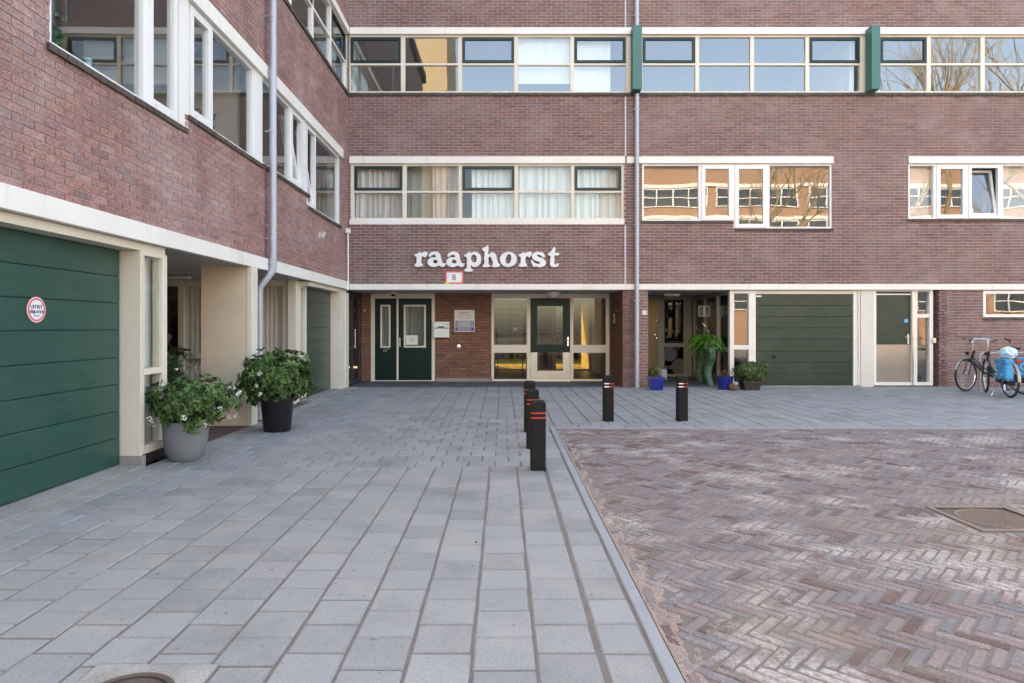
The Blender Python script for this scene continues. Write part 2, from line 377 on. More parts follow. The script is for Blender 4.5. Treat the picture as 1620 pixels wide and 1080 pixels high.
# ------------------------------------------------------------------ ground, pavement, road
def boxslab(hx, hy, h, ch=.004):
    """chamfered slab, top at z = 0: 9 quads"""
    c = ch
    V = [(-hx + c, -hy + c, 0), (hx - c, -hy + c, 0), (hx - c, hy - c, 0), (-hx + c, hy - c, 0),
         (-hx, -hy, -c), (hx, -hy, -c), (hx, hy, -c), (-hx, hy, -c), (-hx, -hy, -h), (hx, -hy, -h), (hx, hy, -h), (-hx, hy, -h)]
    Fq = [(0, 1, 2, 3)]
    for i in range(4):
        j = (i + 1) % 4; Fq += [(i, i + 4, j + 4, j), (i + 4, i + 8, j + 8, j + 4)]
    return np.array(V, float), np.array(Fq)
def lay(name, parent, items, m, h, zt, joint, key, tiltamp, zj, cap=300, ch=.004):
    """items: (cx, cy, sx, sy, rot). the 300 that key ranks first become objects of their own"""
    items = sorted(items, key=key); cnt = 0; rest = []; cache = {}
    for it in items:
        cx, cy, sx, sy, rot = it
        if cnt < cap and key(it) < 1e6:
            kk = (round(sx, 3), round(sy, 3))
            if kk not in cache:
                V, Fq = boxslab(sx / 2 - joint / 2, sy / 2 - joint / 2, h, ch); me = bpy.data.meshes.new(name)
                me.from_pydata([tuple(v) for v in V], [], [tuple(map(int, f)) for f in Fq]); me.materials.append(m); me.update(); cache[kk] = me
            o = bpy.data.objects.new(name, cache[kk]); C.objects.link(o); o.parent = parent
            o.location = (cx + random.gauss(0, .0012), cy + random.gauss(0, .0012), zt + random.uniform(-zj, zj) - .0)
            o.rotation_euler = (random.gauss(0, tiltamp), random.gauss(0, tiltamp), rot + random.gauss(0, .006)); cnt += 1
        else: rest.append(it)
    Vs = []; Fs = []; off = 0
    for cx, cy, sx, sy, rot in rest:
        V, Fq = boxslab(sx / 2 - joint / 2, sy / 2 - joint / 2, h, ch); r = rot + random.gauss(0, .006)
        ax, ay = random.gauss(0, tiltamp), random.gauss(0, tiltamp)
        V[:, 2] += V[:, 0] * ay + V[:, 1] * ax + random.uniform(-zj, zj)
        c, s_ = math.cos(r), math.sin(r); x = V[:, 0] * c - V[:, 1] * s_ + cx; y = V[:, 0] * s_ + V[:, 1] * c + cy
        Vs.append(np.stack([x, y, V[:, 2] + zt], 1)); Fs.append(Fq + off); off += 12
    if Vs:
        o = bulk(name.replace('_slab', '') + '_field', np.concatenate(Vs), np.concatenate(Fs), m, parent); o['kind'] = 'stuff'
def inview(x, y, margin=0):
    if y < .5: return False
    px = 795 + F * x / y; py = 516 + F * H / y
    return -20 - margin < px < 1640 + margin and py < 1090 + margin
def struct(o): o['kind'] = 'structure'; return o

GROUND = mat('far_ground', (.17, .15, .13), 0.95, col2=(.12, .115, .10), nscale=.6, bump=.4, bscale=8)
struct(obj('ground', MB().box(-400, 400, -400, 400, -.6, -.09), GROUND))
p = .262
pav = struct(obj('pavement', MB().box(-3.46, .66, .2, 14.36, -.085, -.0075).box(.66, 15.2, 8.5, 14.36, -.085, -.0075), SANDM))
MH = (-1.62, -1.14, 2.08, 2.56)       # concrete surround of the access cover
slabs = []
c = 0; x = .398; cut_cols = set()
while x > -3.25:
    x0 = max(x - p, -3.22); y = .3 + (p / 2 if c % 2 else 0) - p
    while y < 6.2:
        a, b = max(y, .3), min(y + p, 6.2)
        hit = x0 < MH[1] - .02 and x > MH[0] + .02
        for aa, bb in (((a, min(b, MH[2])), (max(a, MH[3]), b)) if hit else ((a, b),)):
            if bb - aa > .03 and x - x0 > .05: slabs.append(((x0 + x) / 2, (aa + bb) / 2, x - x0, bb - aa, 0))
        if hit: cut_cols.add((x0, x))
        y += p
    x -= p; c += 1
# slabs cut round the access cover
for (x0, x1) in cut_cols:                                  # slabs trimmed to fit
    if x0 < MH[0] - .03: slabs.append(((x0 + min(x1, MH[0])) / 2, (MH[2] + MH[3]) / 2, min(x1, MH[0]) - x0, MH[3] - MH[2], 0))
    if x1 > MH[1] + .03: slabs.append(((max(x0, MH[1]) + x1) / 2, (MH[2] + MH[3]) / 2, x1 - max(x0, MH[1]), MH[3] - MH[2], 0))
y = 6.2; k = 0
while y < 9.4 - .05:
    x = -3.22 + (-p / 2 if k % 2 else 0)
    while x < .398:
        a, b = max(x, -3.22), min(x + p, .398)
        if b - a > .05: slabs.append(((a + b) / 2, y + p / 2, b - a, p, 0))
        x += p
    y += p; k += 1
YM = y
c = 0; x = -3.22
while x < 15.0:
    y0 = YM if x < .39 else 8.86
    x1 = x + p
    y = y0 - (p / 2 if c % 2 else 0)
    while y < 14.34:
        a, b = max(y, y0), min(y + p, 14.34)
        if b - a > .05: slabs.append(((x + x1) / 2, (a + b) / 2, p, b - a, 0))
        y += p
    x = x1; c += 1
y = .3
while y < 8.58:                          # the column along the kerb, past the open joint
    b = min(y + p, 8.6); slabs.append((.518, (y + b) / 2, .214, b - y, 0)); y += p
x = .40
while x < 15:
    slabs.append((x + .16, 8.73, .32, .25, 0)); x += .32
lay('paving_slab', pav, slabs, SLABM, .06, 0, .011, lambda s: s[1] if inview(s[0], s[1], 60) else 1e7, .0048, .0032, ch=.009)
# kerb pieces
kerb = struct(obj('kerb', MB().box(.632, .70, .2, 8.585, -.1, -.02).box(.632, 15, 8.515, 8.60, -.1, -.022), SANDM))
mesh_k = {}
def kerb_piece(x0, x1, y0, y1):
    V, Fq = boxslab((x1 - x0) / 2 - .003, (y1 - y0) / 2 - .003, .1, .006)
    o = obj('kerb_stone', MB().add([tuple(v) for v in V], [tuple(map(int, f)) for f in Fq]), KERBM, kerb); o.location = ((x0 + x1) / 2, (y0 + y1) / 2, .004 + random.uniform(-.002, .002))
y = .3
while y < 8.5: kerb_piece(.632, .70, y, min(y + 1.0, 8.515)); y += 1.0
x = .632
while x < 15: kerb_piece(x, x + 1.0, 8.515, 8.60); x += 1.0
# concrete edge along the wing
edge = struct(obj('wall_footing', MB().box(-3.46, -3.222, .2, 6.68, -.1, .004).box(-3.46, -3.222, 11.6, 14.34, -.1, .004), CONC, bevel=.006))
struct(obj('recess_threshold', MB().box(-3.46, -3.222, 6.684, 11.596, -.1, .001), CONC))
# road: herringbone clinkers
RX0, RX1, RY0, RY1 = .705, 15.0, .2, 8.51
road = struct(obj('road', MB().box(RX0, RX1, RY0, RY1, -.09, -.0075), SANDM))
COV = (3.17, 3.81, 4.22, 4.84)
Lb, wb_ = .208, .0585; cl = []; s2 = math.sqrt(.5)
def rot45(a, b): return ((a + b) * s2, (b - a) * s2)       # rotate by -45 deg: (1,1) goes to +X
for i in range(-20, 400):
    for j in range(-80, 80):
        ox, oy = i * wb_ + j * Lb, i * wb_ - j * Lb
        for kind in (0, 1):
            cx, cy = (ox + Lb / 2, oy + wb_ / 2) if kind == 0 else (ox + Lb + wb_ / 2, oy + wb_ - Lb / 2)
            X, Y = rot45(cx, cy); X += .0; Y += 4.0
            if not (RX0 + .10 < X < RX1 - .1 and RY0 + .1 < Y < RY1 - .075): continue
            if COV[0] - .07 < X < COV[1] + .07 and COV[2] - .07 < Y < COV[3] + .07: continue
            cl.append((X, Y, Lb + random.uniform(-.008, .002), wb_ + random.uniform(-.004, .002), (-math.pi / 4 if kind == 0 else math.pi / 4)))
# cut stones and border stones close the edges and the ring round the cover
for y in np.arange(RY0, RY1 - .1, .21): cl.append((RX0 + .035 + random.uniform(0, .008), y + .1, .055, .205, 0))
for x in np.arange(RX0 + .1, RX1 - .2, .21): cl.append((x + .1, RY1 - .035, .205, .055, 0))
for x in np.arange(COV[0] - .06, COV[1] + .06, .062):
    cl.append((x + .03, COV[3] + .055, .06, .1, 0)); cl.append((x + .03, COV[2] - .055, .06, .1, 0))
for y in np.arange(COV[2], COV[3] - .1, .205):
    cl.append((COV[0] - .035, y + .1, .058, .2, 0)); cl.append((COV[1] + .035, y + .1, .058, .2, 0))
lay('clinker_brick', road, [tuple(round(q, 3) if 1 < i_ < 4 else q for i_, q in enumerate(t)) for t in cl], CLINK, .05, -.002, .009, lambda s: s[1] if inview(s[0], s[1]) and s[2] > .15 else 1e7, .016, .003, ch=.006)
# loose sand along the kerb and washed over the road
def sand_sheet():
    V = []; Fs = []; nx, ny = 26, 240
    for j in range(ny + 1):
        y = .3 + j * (8.4 - .3) / ny
        wd = .035 + .035 * math.sin(y * 1.9 + 1) + .02 * math.sin(y * 6.3) + .015 * math.sin(y * 17.1); wd = max(.01, wd)
        for i in range(nx + 1):
            t = i / nx; x = .702 + t * (wd + .12)
            z = .004 * (1 - t * 2.4) + .0045 * math.sin(x * 71 + y * 23) * math.sin(y * 41 + x * 13) + random.uniform(-.0015, .0015)
            if i == 0: z = .004
            V.append((x, y, z - .0055))
    for j in range(ny):
        for i in range(nx): a = j * (nx + 1) + i; Fs.append((a, a + 1, a + nx + 2, a + nx + 1))
    o = obj('loose_sand', MB().add(V, Fs), mat('loose_pink_sand', (.36, .275, .23), .95, col2=(.24, .185, .155), nscale=30, namt=.9, bump=1.0, bscale=160, fine=.6, fscale=160), None, smooth=True)
    tag(o, 'loose pinkish sand strip lying between the kerb and the clinker road', 'sand', kind='stuff')
sand_sheet()
# dead leaves and crumbs
mb = MB()
for _ in range(46):
    x, y = random.choice([(random.uniform(.72, .98), random.uniform(1.9, 8.2)), (random.uniform(-3, .4), random.uniform(2.4, 8)), (random.uniform(.8, 5), random.uniform(2.4, 8))]) if random.random() < .35 else (random.uniform(.73, .95), random.uniform(2, 8))
    a = random.uniform(0, 6); s_ = random.uniform(.006, .017); z = .012
    mb.add([(x + s_ * math.cos(a + q) * (1 if q % 3 < 1.6 else .55), y + s_ * math.sin(a + q), z + random.uniform(0, .006)) for q in (0, 1.57, 3.14, 4.71)], [(0, 1, 2, 3)])
tag(obj('leaf_litter', mb, mat('dead_leaf', (.07, .04, .025), .8)), 'scattered brown leaf crumbs lying along the sand strip', 'leaf litter', kind='stuff')

# access cover at the bottom edge, and the road cover
IRON = mat('cast_iron', (.09, .075, .07), 0.6, .5, col2=(.16, .11, .08), nscale=12, bump=.5, bscale=80)
RUSTY = mat('rusty_iron', (.20, .145, .115), 0.75, .2, col2=(.27, .20, .16), nscale=9, bump=.5, bscale=90, fine=.3)
t = thing('manhole', 'round iron access cover in a square concrete surround among grey slabs', 'manhole', (-1.38, 2.32, 0))
V = MB(); n = 32
pts = [(.24, -.24), (.24, .24), (-.24, .24), (-.24, -.24)]
inner = [(.172 * math.cos(2 * math.pi * k / n), .172 * math.sin(2 * math.pi * k / n)) for k in range(n)]
outer = []
for k in range(n):
    a = 2 * math.pi * k / n; cc, ss = math.cos(a), math.sin(a); q = .24 / max(abs(cc), abs(ss)); outer.append((q * cc, q * ss))
vv = [(x, y, .006) for x, y in inner] + [(x, y, .004) for x, y in outer] + [(x, y, -.06) for x, y in outer]
V.add(vv, [(k, n + k, n + (k + 1) % n, (k + 1) % n) for k in range(n)] + [(n + k, 2 * n + k, 2 * n + (k + 1) % n, n + (k + 1) % n) for k in range(n)])
obj('surround', V, CONC, t)
obj('rim', MB().lathe([(.150, -.03), (.150, .008), (.157, .011), (.168, .011), (.172, .006), (.172, -.03)], n=40), IRON, t, smooth=True)
obj('lid', MB().lathe([(0.0, .004), (.05, .004), (.055, .0), (.10, .0), (.105, .004), (.140, .004), (.146, -.02)], n=40), IRON, t)
t = thing('manhole', 'square cast cover with round gridded lid set in the clinker road', 'manhole', (3.49, 4.53, 0))
obj('frame', ring(ring(MB(), lambda u, d, z: (u, z, d), -.30, .30, -.29, .29, .035, -.06, .004), lambda u, d, z: (u, z, d), -.263, .263, -.253, .253, .02, -.06, -.004), RUSTY, t)
vv = [(.238 * math.cos(2 * math.pi * k / 32), .238 * math.sin(2 * math.pi * k / 32)) for k in range(32)]
outer = []
for k in range(32):
    a = 2 * math.pi * k / 32; cc, ss = math.cos(a), math.sin(a); q = .262 / max(abs(cc), abs(ss)); outer.append((q * cc, q * ss * .96))
obj('collar', MB().add([(x, y, -.004) for x, y in vv] + [(x, y, -.004) for x, y in outer], [(k, 32 + k, 32 + (k + 1) % 32, (k + 1) % 32) for k in range(32)]), IRON, t)
obj('lid', MB().lathe([(0, -.010), (.218, -.010), (.220, .0), (.234, .0), (.236, -.03)], n=40), RUSTY, t)
mb = MB(); st = .026
for i in range(-9, 10):
    for j in range(-9, 10):
        x, y = i * st, j * st
        if x * x + y * y < .205 ** 2: mb.box(x - .008, x + .008, y - .008, y + .008, -.0105, -.003)
obj('stud_grid', mb, RUSTY, t)['kind'] = 'stuff'

# ------------------------------------------------------------------ rear building
FX = PX; FZ = PZ
B = thing('apartment_building', 'rear brick apartment block with ribbon windows, white bands and shared entrance porch', 'building', (5, D, 0), world=True)
UR = FX(1790)
zF0, zF1 = FZ(459), FZ(450)
o2 = (FX(553), UR, FZ(153), FZ(45)); o1 = (FX(555), FX(987), FZ(356), FZ(249))
oRa1 = (FX(1016), FX(1161), FZ(352.5), FZ(249)); oRa2 = (FX(1161), FX(1316), FZ(364), FZ(249)); oRb = (FX(1437), UR, FZ(349), FZ(249))
ops = [o2, o1, oRa1, oRa2, oRb]
def keyF(r):
    px = 795 + 70 * (r[0] + r[1]) / 2; return abs(px - 770) / 70 + abs((r[2] + r[3]) / 2 - 2.98) * 2 if 558 < px < 983 and 2.3 < r[2] < 3.62 else None
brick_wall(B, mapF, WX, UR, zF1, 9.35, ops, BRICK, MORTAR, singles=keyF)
# ground floor brick: pier, its porch side, right wall with reveal
PIER0, PIER1 = FX(985), FX(1025)
brick_wall(B, mapF, PIER0, PIER1, 0, zF0, [], BRICK, MORTAR, thick=.3)
YP = 15.94
mapPS = lambda u, d, z: (PIER0 - d, u, z)
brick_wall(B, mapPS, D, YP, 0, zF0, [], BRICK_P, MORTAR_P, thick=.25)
X84 = FX(1484)
oW = (FX(1555), FX(1690), FZ(502), FZ(461))
brick_wall(B, mapF, X84, UR, 0, zF0, [oW], BRICK, MORTAR, thick=.3)
mapRV = lambda u, d, z: (X84 - d, u, z)
brick_wall(B, mapRV, D, D + .55, 0, zF0, [], BRICK, MORTAR, thick=.2)
mapP = lambda u, d, z: (u, YP - d, z)
def QX(px): return PX(px, YP)
def QZ(py): return PZ(py, YP)
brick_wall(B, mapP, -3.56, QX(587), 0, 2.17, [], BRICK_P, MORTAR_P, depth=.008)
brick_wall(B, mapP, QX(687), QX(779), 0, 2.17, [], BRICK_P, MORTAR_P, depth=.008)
obj('plinth', MB().box(QX(690), QX(779), YP - .022, YP - .009, -.02, .075), CONC, B)
# upper mass above the frame, slabs, inner walls, roof
FAR = mat('upper_brick', (.20, .125, .11), .85, col2=(.15, .09, .085), nscale=2)
obj('upper_wall', MB().box(WX, UR, D, D + .28, 9.35, 12.0), FAR, B)
sl = MB()
sl.box(WX + .0, UR, D + .01, 22.5, zF0 + .002, zF0 + .10)
for z in (5.22, 8.16): sl.box(WX, UR, D + .285, 22.2, z, z + .22)
obj('floor_slab', sl, SOFFIT, B)
obj('roof', MB().box(WX - .2, UR + .2, D - .15, 22.7, 12.0, 12.3), mat('roof_felt', (.06, .06, .065), .9), B)
iw = MB().box(WX, UR, 18.6, 18.75, 2.29, 5.2).box(WX, UR, 18.6, 18.75, 5.46, 8.14).box(WX, UR, 18.6, 18.75, 8.4, 11.98)
for x in (WX, FX(1005), FX(1378), 8.0, UR - .1):
    for a, b in ((2.29, 5.2), (5.46, 8.14)): iw.box(x, x + .1, D + .29, 18.59, a, b)
obj('inner_wall', iw, ROOMW, B)
rw = MB().box(WX, -.45, 22.2, 22.5, 0, 11.98).box(2.9, UR, 22.2, 22.5, 0, 11.98).box(-.45, 2.9, 22.2, 22.5, 2.28, 11.98).box(UR - .05, UR + .2, D + .56, 22.2, 0, 11.98)
obj('rear_wall', rw, FAR, B)
gi = MB()
gi.box(-.42, -.30, YP + .02, 22.19, 0, 2.16).box(2.74, 2.86, YP + .02, 22.19, 0, 2.16)      # lobby sides
gi.box(-3.5, -.43, 17.6, 17.7, 0, 2.16)
gi.box(2.87, 5.2, 20.4, 20.5, 0, 2.16).box(5.3, UR - .06, 18.0, 18.1, 0, 2.16)
obj('ground_floor_wall', gi, ROOMW, B)
obj('hall_shade_panel', MB().box(2.87, 5.25, 18.9, 19.0, 0, 2.16).box(6.3, 6.4, 14.75, 17.9, 0, 2.16).box(5.25, 6.29, 17.8, 17.9, 0, 2.16), mat('hall_shade_dark', (.035, .028, .025), .8), B)  # added dark panels, their colour stands in for shade behind the entry glazing
# white bands
obj('fascia', wbox(MB(), mapF, WX + .06, UR, -.02, .05, zF0, zF1), WHITE, B, bevel=.004)
obj('window_head_band', wbox(MB(), mapF, WX + .06, UR, -.03, .045, FZ(55.5), FZ(45)), WHITE, B, bevel=.004)
obj('window_head_band', wbox(MB(), mapF, FX(553), FX(988.5), -.03, .045, FZ(259.5), FZ(249)), WHITE, B, bevel=.004)
obj('window_head_band', wbox(MB(), mapF, FX(991), FX(1317.5), -.03, .045, FZ(259.5), FZ(249)), WHITE, B, bevel=.004)
obj('window_head_band', wbox(MB(), mapF, FX(1436), UR, -.03, .045, FZ(259.5), FZ(249)), WHITE, B, bevel=.004)
obj('window_foot_band', wbox(MB(), mapF, FX(553), FX(987.5), -.05, .03, FZ(356), FZ(348)), WHITE, B, bevel=.004)
# soffit boards under the porch: fine grooves
sb = MB()
x = WX + .05
while x < FX(1484) - .1:
    sb.box(x, x + .092, D + .02, 17.3 if x > 3.2 else YP - .02, zF0 - .012, zF0 - .001); x += .1
obj('soffit', sb, SOFFIT, B)

def strip(parent, mp, label, panes, z0, z1, zt, tm=.045, m=CREAM, gm=None, d0=-.11, d1=-.02, sash=(), end=None, name='window'):
    """ribbon window: panes = [(u0, u1)], frame bars fill the gaps"""
    u_lo, u_hi = end; bars = []; e = u_lo
    for a, b in panes: bars.append((e, a)); e = b
    bars.append((e, u_hi))
    fr = obj(name, grid_frame(MB(), mp, bars, [(z0, z0 + tm), (zt - .022, zt + .022), (z1 - tm, z1)], d0, d1), m, parent)
    if label: fr['label'] = label
    for i, (a, b) in enumerate(panes):
        if i in sash:
            s_ = obj('sash', ring(MB(), mp, a + .004, b - .004, zt + .026, z1 - tm - .004, .062, -.075, -.008), GREEN, fr)
            pane(fr, mp, a + .06, b - .06, zt + .08, z1 - tm - .06, -.04, gm)
        else: pane(fr, mp, a - .01, b + .01, zt + .012, z1 - tm + .01, -.06, gm)
        pane(fr, mp, a - .01, b + .01, z0 + tm - .01, zt - .012, -.06, gm)
    return fr
def pxs(*l): return [(FX(a), FX(b)) for a, b in l]
strip(B, mapF, None, pxs((554, 634), (640.5, 725), (731, 813.5), (819.5, 902.5), (908.5, 990.5)), FZ(147.5), FZ(55.5), FZ(101.5), end=(FX(549), FX(1003)), sash=(0, 2, 4))
strip(B, mapF, None, pxs((1017, 1100.5), (1106.5, 1187.5), (1193.5, 1275), (1281, 1361)), FZ(147.5), FZ(55.5), FZ(101.5), end=(FX(1003), FX(1372)), sash=(0, 3))
strip(B, mapF, None, pxs((1393, 1467), (1473.5, 1552.5), (1559, 1640), (1646, 1727)), FZ(147.5), FZ(55.5), FZ(101.5), end=(FX(1372), UR), sash=(0,))
sill_course(B, mapF, WX + .02, UR, FZ(147.7), h=.07)
strip(B, mapF, None, pxs((560, 636.5), (643, 725.5), (731, 814), (820, 903.5), (909, 983.5)), FZ(348), FZ(259.5), FZ(303.5), end=(FX(555), FX(987)), sash=(0, 2, 4), gm=GLASS_F)
# green boxes at the pipes
for a, b in ((997, 1016), (1367, 1393)):
    xa = FX(a); xb = (b - 795) * (D - .3) / F
    mb = MB().box(xa, xb, D - .30, D - .047, FZ(149), FZ(50))
    o = obj('green_box', mb, GREENBOX, B, bevel=.006); o['label'] = 'projecting green painted box between ribbon windows'

def casement(fr, mp, a, b, z0, z1, tip=0.0, gm=None, out=.0, m=PVC):
    mb = ring(MB(), mp, a, b, z0, z1, .085, -.075 + out, .0 + out)
    for q in (a + .13, b - .13):                                # drain caps
        wbox(mb, mp, q - .018, q + .018, out, out + .006, z0 + .03, z0 + .045)
    if tip:
        mb = ring(MB(), mp, a - .0, b + .0, z0, z1, .06, -.075 + out, .0 + out)
        o = obj('sash_surround', mb, m, fr)
        mb = ring(MB(), mp, a + .065, b - .065, z0 + .065, z1 - .065, .05, -.07, -.02); tilt(mb, mp, 0, z0 + .065, -.05, tip); obj('sash', mb, m, fr)
        mb = wbox(MB(), mp, a + .11, b - .11, -.05, -.043, z0 + .11, z1 - .11); tilt(mb, mp, 0, z0 + .065, -.05, tip); obj('pane', mb, gm or GLASS, fr)
    else:
        obj('sash', mb, m, fr); pane(fr, mp, a + .08, b - .08, z0 + .08, z1 - .08, -.035 + out, gm)
def stepped(parent, mp, cells, ztop, m=PVC, gm=None):
    """cells: (u0, u1, z0, kind) kind in fix / cas / tip; one frame of all cells"""
    mb = MB(); t = .04
    for (a, b, z0, kind) in cells:
        ring(mb, mp, a, b, z0, ztop, t, -.10, -.012)
    fr = obj('window', mb, m, parent)
    for (a, b, z0, kind) in cells:
        if kind == 'fix': pane(fr, mp, a + t - .005, b - t + .005, z0 + t - .005, ztop - t + .005, -.05, gm)
        else: casement(fr, mp, a + t - .012, b - t + .012, z0 + .018, ztop - t + .012, R(9) if kind == 'tip' else 0, gm, out=.006, m=m)
    return fr
zt_ = FZ(259.8)
stepped(B, mapF, [(FX(1016), FX(1108), FZ(350), 'fix'), (FX(1108), FX(1161), FZ(350), 'cas'), (FX(1161), FX(1215), FZ(362), 'cas'), (FX(1215), FX(1316), FZ(362), 'fix')], zt_)
sill_course(B, mapF, FX(1014), FX(1160), FZ(350)); sill_course(B, mapF, FX(1162), FX(1318), FZ(362))
stepped(B, mapF, [(FX(1437), FX(1480), FZ(347), 'fix'), (FX(1480), FX(1531), FZ(347), 'cas'), (FX(1531), FX(1585), FZ(347), 'tip'), (FX(1585), FX(1690), FZ(347), 'fix'), (FX(1690), UR, FZ(347), 'fix')], zt_)
sill_course(B, mapF, FX(1435), UR, FZ(347))
# ground floor right window
fr = obj('window', ring(MB(), mapF, oW[0] + .003, oW[1], oW[2], oW[3], .06, -.10, .006), PVC, B); pane(fr, mapF, oW[0] + .05, oW[1] - .05, oW[2] + .05, oW[3] - .05)
sill_course(B, mapF, oW[0], oW[1], oW[2] - .01, h=.06)

# downpipe, thin joint strip
xp = FX(1006)
dp = obj('downpipe', MB().tube([(xp, D - .1, 0), (xp, D - .1, 6.56)], .05, 14).tube([(xp, D - .1, 7.96), (xp, D - .1, 9.3)], .05, 14), ZINC, B, smooth=True)
mb = MB()
for z in (.95, 1.9, 3.6, 5.0, 6.2, 8.3): mb.tube([(xp, D - .1, z), (xp, D - .1, z + .045)], .056, 14); mb.box(xp - .075, xp - .052, D - .115, D - .0, z + .01, z + .03)
obj('pipe_clamp', mb, ZINC, dp)
obj('joint_strip', MB().box(FX(987.6), FX(990.4), D - .022, D - .001, zF1, FZ(357)).box(FX(988), FX(990.4), D - .022, D - .001, FZ(248), FZ(154)).box(FX(988), FX(990.4), D - .022, D - .001, FZ(44), 9.3), ZINC, B)

# ---- porch: double door, lobby front
def door_leaf(parent, mp, a, b, z0, z1, win, m, label=None):
    u0, u1, w0, w1 = win
    mb = MB(); d0, d1 = -.05, -.006
    wbox(mb, mp, a, u0, d0, d1, z0, z1); wbox(mb, mp, u1, b, d0, d1, z0, z1); wbox(mb, mp, u0, u1, d0, d1, z0, w0); wbox(mb, mp, u0, u1, d0, d1, w1, z1)
    o = obj('door', mb, m, parent)
    if label: o['label'] = label
    obj('beading', ring(MB(), mp, u0 - .004, u1 + .004, w0 - .004, w1 + .004, .042, -.05, .004), CREAM, o); pane(o, mp, u0 + .03, u1 - .03, w0 + .03, w1 - .03, -.03, GLASS_E)
    return o
fz = 2.165
obj('door_frame', grid_frame(MB(), mapP, [(QX(587), QX(593)), (QX(627.5), QX(630.5)), (QX(683), QX(688))], [(0.0, .022), (QZ(472.5), fz)], -.09, .012), CREAM, B)
l1 = door_leaf(B, mapP, QX(593), QX(627.5), .024, QZ(473), (QX(602), QX(617.5), QZ(549), QZ(483)), DOORGREEN, 'narrow dark green door leaf marked 13A')
l2 = door_leaf(B, mapP, QX(630.5), QX(683), .024, QZ(473), (QX(639), QX(673.5), QZ(548.5), QZ(483)), DOORGREEN, 'wide dark green door leaf with handle')
text('13', .085, (QX(608.5), YP - .002, QZ(554)), PVC, l1); text('A', .045, (QX(613.7), YP - .002, QZ(551.5)), PVC, l1)
def handle(parent, mp, u, z, s=1, d=0.0):
    mb = wbox(MB(), mp, u - .018, u + .018, d, d + .010, z - .10, z + .10)
    a = mp(u, d + .005, z + .03); b = mp(u, d + .055, z + .03); c2 = mp(u + s * .11, d + .055, z + .03)
    mb.tube([a, b], .009, 8).tube([b, c2], .009, 8)
    a = mp(u, d + .005, z - .06); b = mp(u, d + .018, z - .06); mb.tube([a, b], .013, 10)
    return obj('handle', mb, STEEL, parent)
handle(l2, mapP, QX(632.6), QZ(541), 1, -.006)
# notice taped inside the wide leaf's glass
t = obj('notice_sheet', MB().box(QX(642), QX(660.5), YP + .02, YP + .022, QZ(544.5), QZ(531)), PVC); tag(t, 'white paper notice taped inside the glass of the green door', 'notice')
for i, z in enumerate((.62, .42)): obj('print_line', MB().box(QX(648 - i), QX(654.5 + i), YP + .018, YP + .0196, QZ(544.5 - 13.5 * z) - .004, QZ(544.5 - 13.5 * z) + .004), DARK, t)
lace = mat('net_curtain', (.52, .53, .55), .9, col2=(.42, .43, .45), nscale=5, stretch=(6, 6, .3))
curve('grey net curtain behind the narrow leaf of the green double door', 'curtain', mapP, QX(600), QX(620), .75, 2.05, -.16, lace, 3)
curve('grey net curtain behind the glass of the wide green door', 'curtain', mapP, QX(636), QX(676), .75, 2.05, -.2, lace, 7)
# lobby front
LZ = [(0.0, .05), (QZ(557), QZ(544.5)), (QZ(472), fz)]
fr = obj('entrance_frame', grid_frame(MB(), mapP, [(QX(777.5), QX(781.5)), (QX(833.5), QX(839)), (QX(902), QX(907)), (QX(958.5), QX(964))], [LZ[0], LZ[2]], -.10, .012), CREAM, B)
for a, b in ((781.5, 833.5), (907, 958.5)): obj('transom', wbox(MB(), mapP, QX(a), QX(b), -.09, .006, *LZ[1]), CREAM, fr)
for a, b in ((781.5, 833.5), (907, 958.5)):
    pane(fr, mapP, QX(a), QX(b), LZ[1][1], LZ[2][0], -.04, GLASS_E); pane(fr, mapP, QX(a), QX(b), LZ[0][1], LZ[1][0], -.04, GLASS_E)
dl = obj('entrance_door', MB(), None, B) if False else None
mb = MB(); d0, d1 = -.05, 0.0
zb, zm, zt2 = .03, QZ(556.5), QZ(473)
for a, b in ((839.5, 850), (890.5, 901.5)): wbox(mb, mapP, QX(a), QX(b), d0, d1, zm, zt2)
wbox(mb, mapP, QX(850), QX(890.5), d0, d1, QZ(484.5), zt2); wbox(mb, mapP, QX(850), QX(890.5), d0, d1, zm, QZ(544))
ed = obj('entrance_door', mb, DOORGREEN, B)
mb = MB()
for a, b in ((839.5, 850), (890.5, 901.5)): wbox(mb, mapP, QX(a), QX(b), d0, d1 + .003, zb, zm - .001)
wbox(mb, mapP, QX(850), QX(890.5), d0, d1 + .003, zb, QZ(585.5))
obj('kick_plate', mb, ALU, ed)
pane(ed, mapP, QX(849), QX(891.5), QZ(544.5), QZ(484), -.03, GLASS_E); pane(ed, mapP, QX(849), QX(891.5), QZ(586), zm + .002, -.03, GLASS_E)
handle(ed, mapP, QX(898.5), QZ(540), -1)
obj('threshold', MB().box(QX(839.5), QX(901.5), YP - .03, YP + .06, -.01, .026), STEEL, ed)
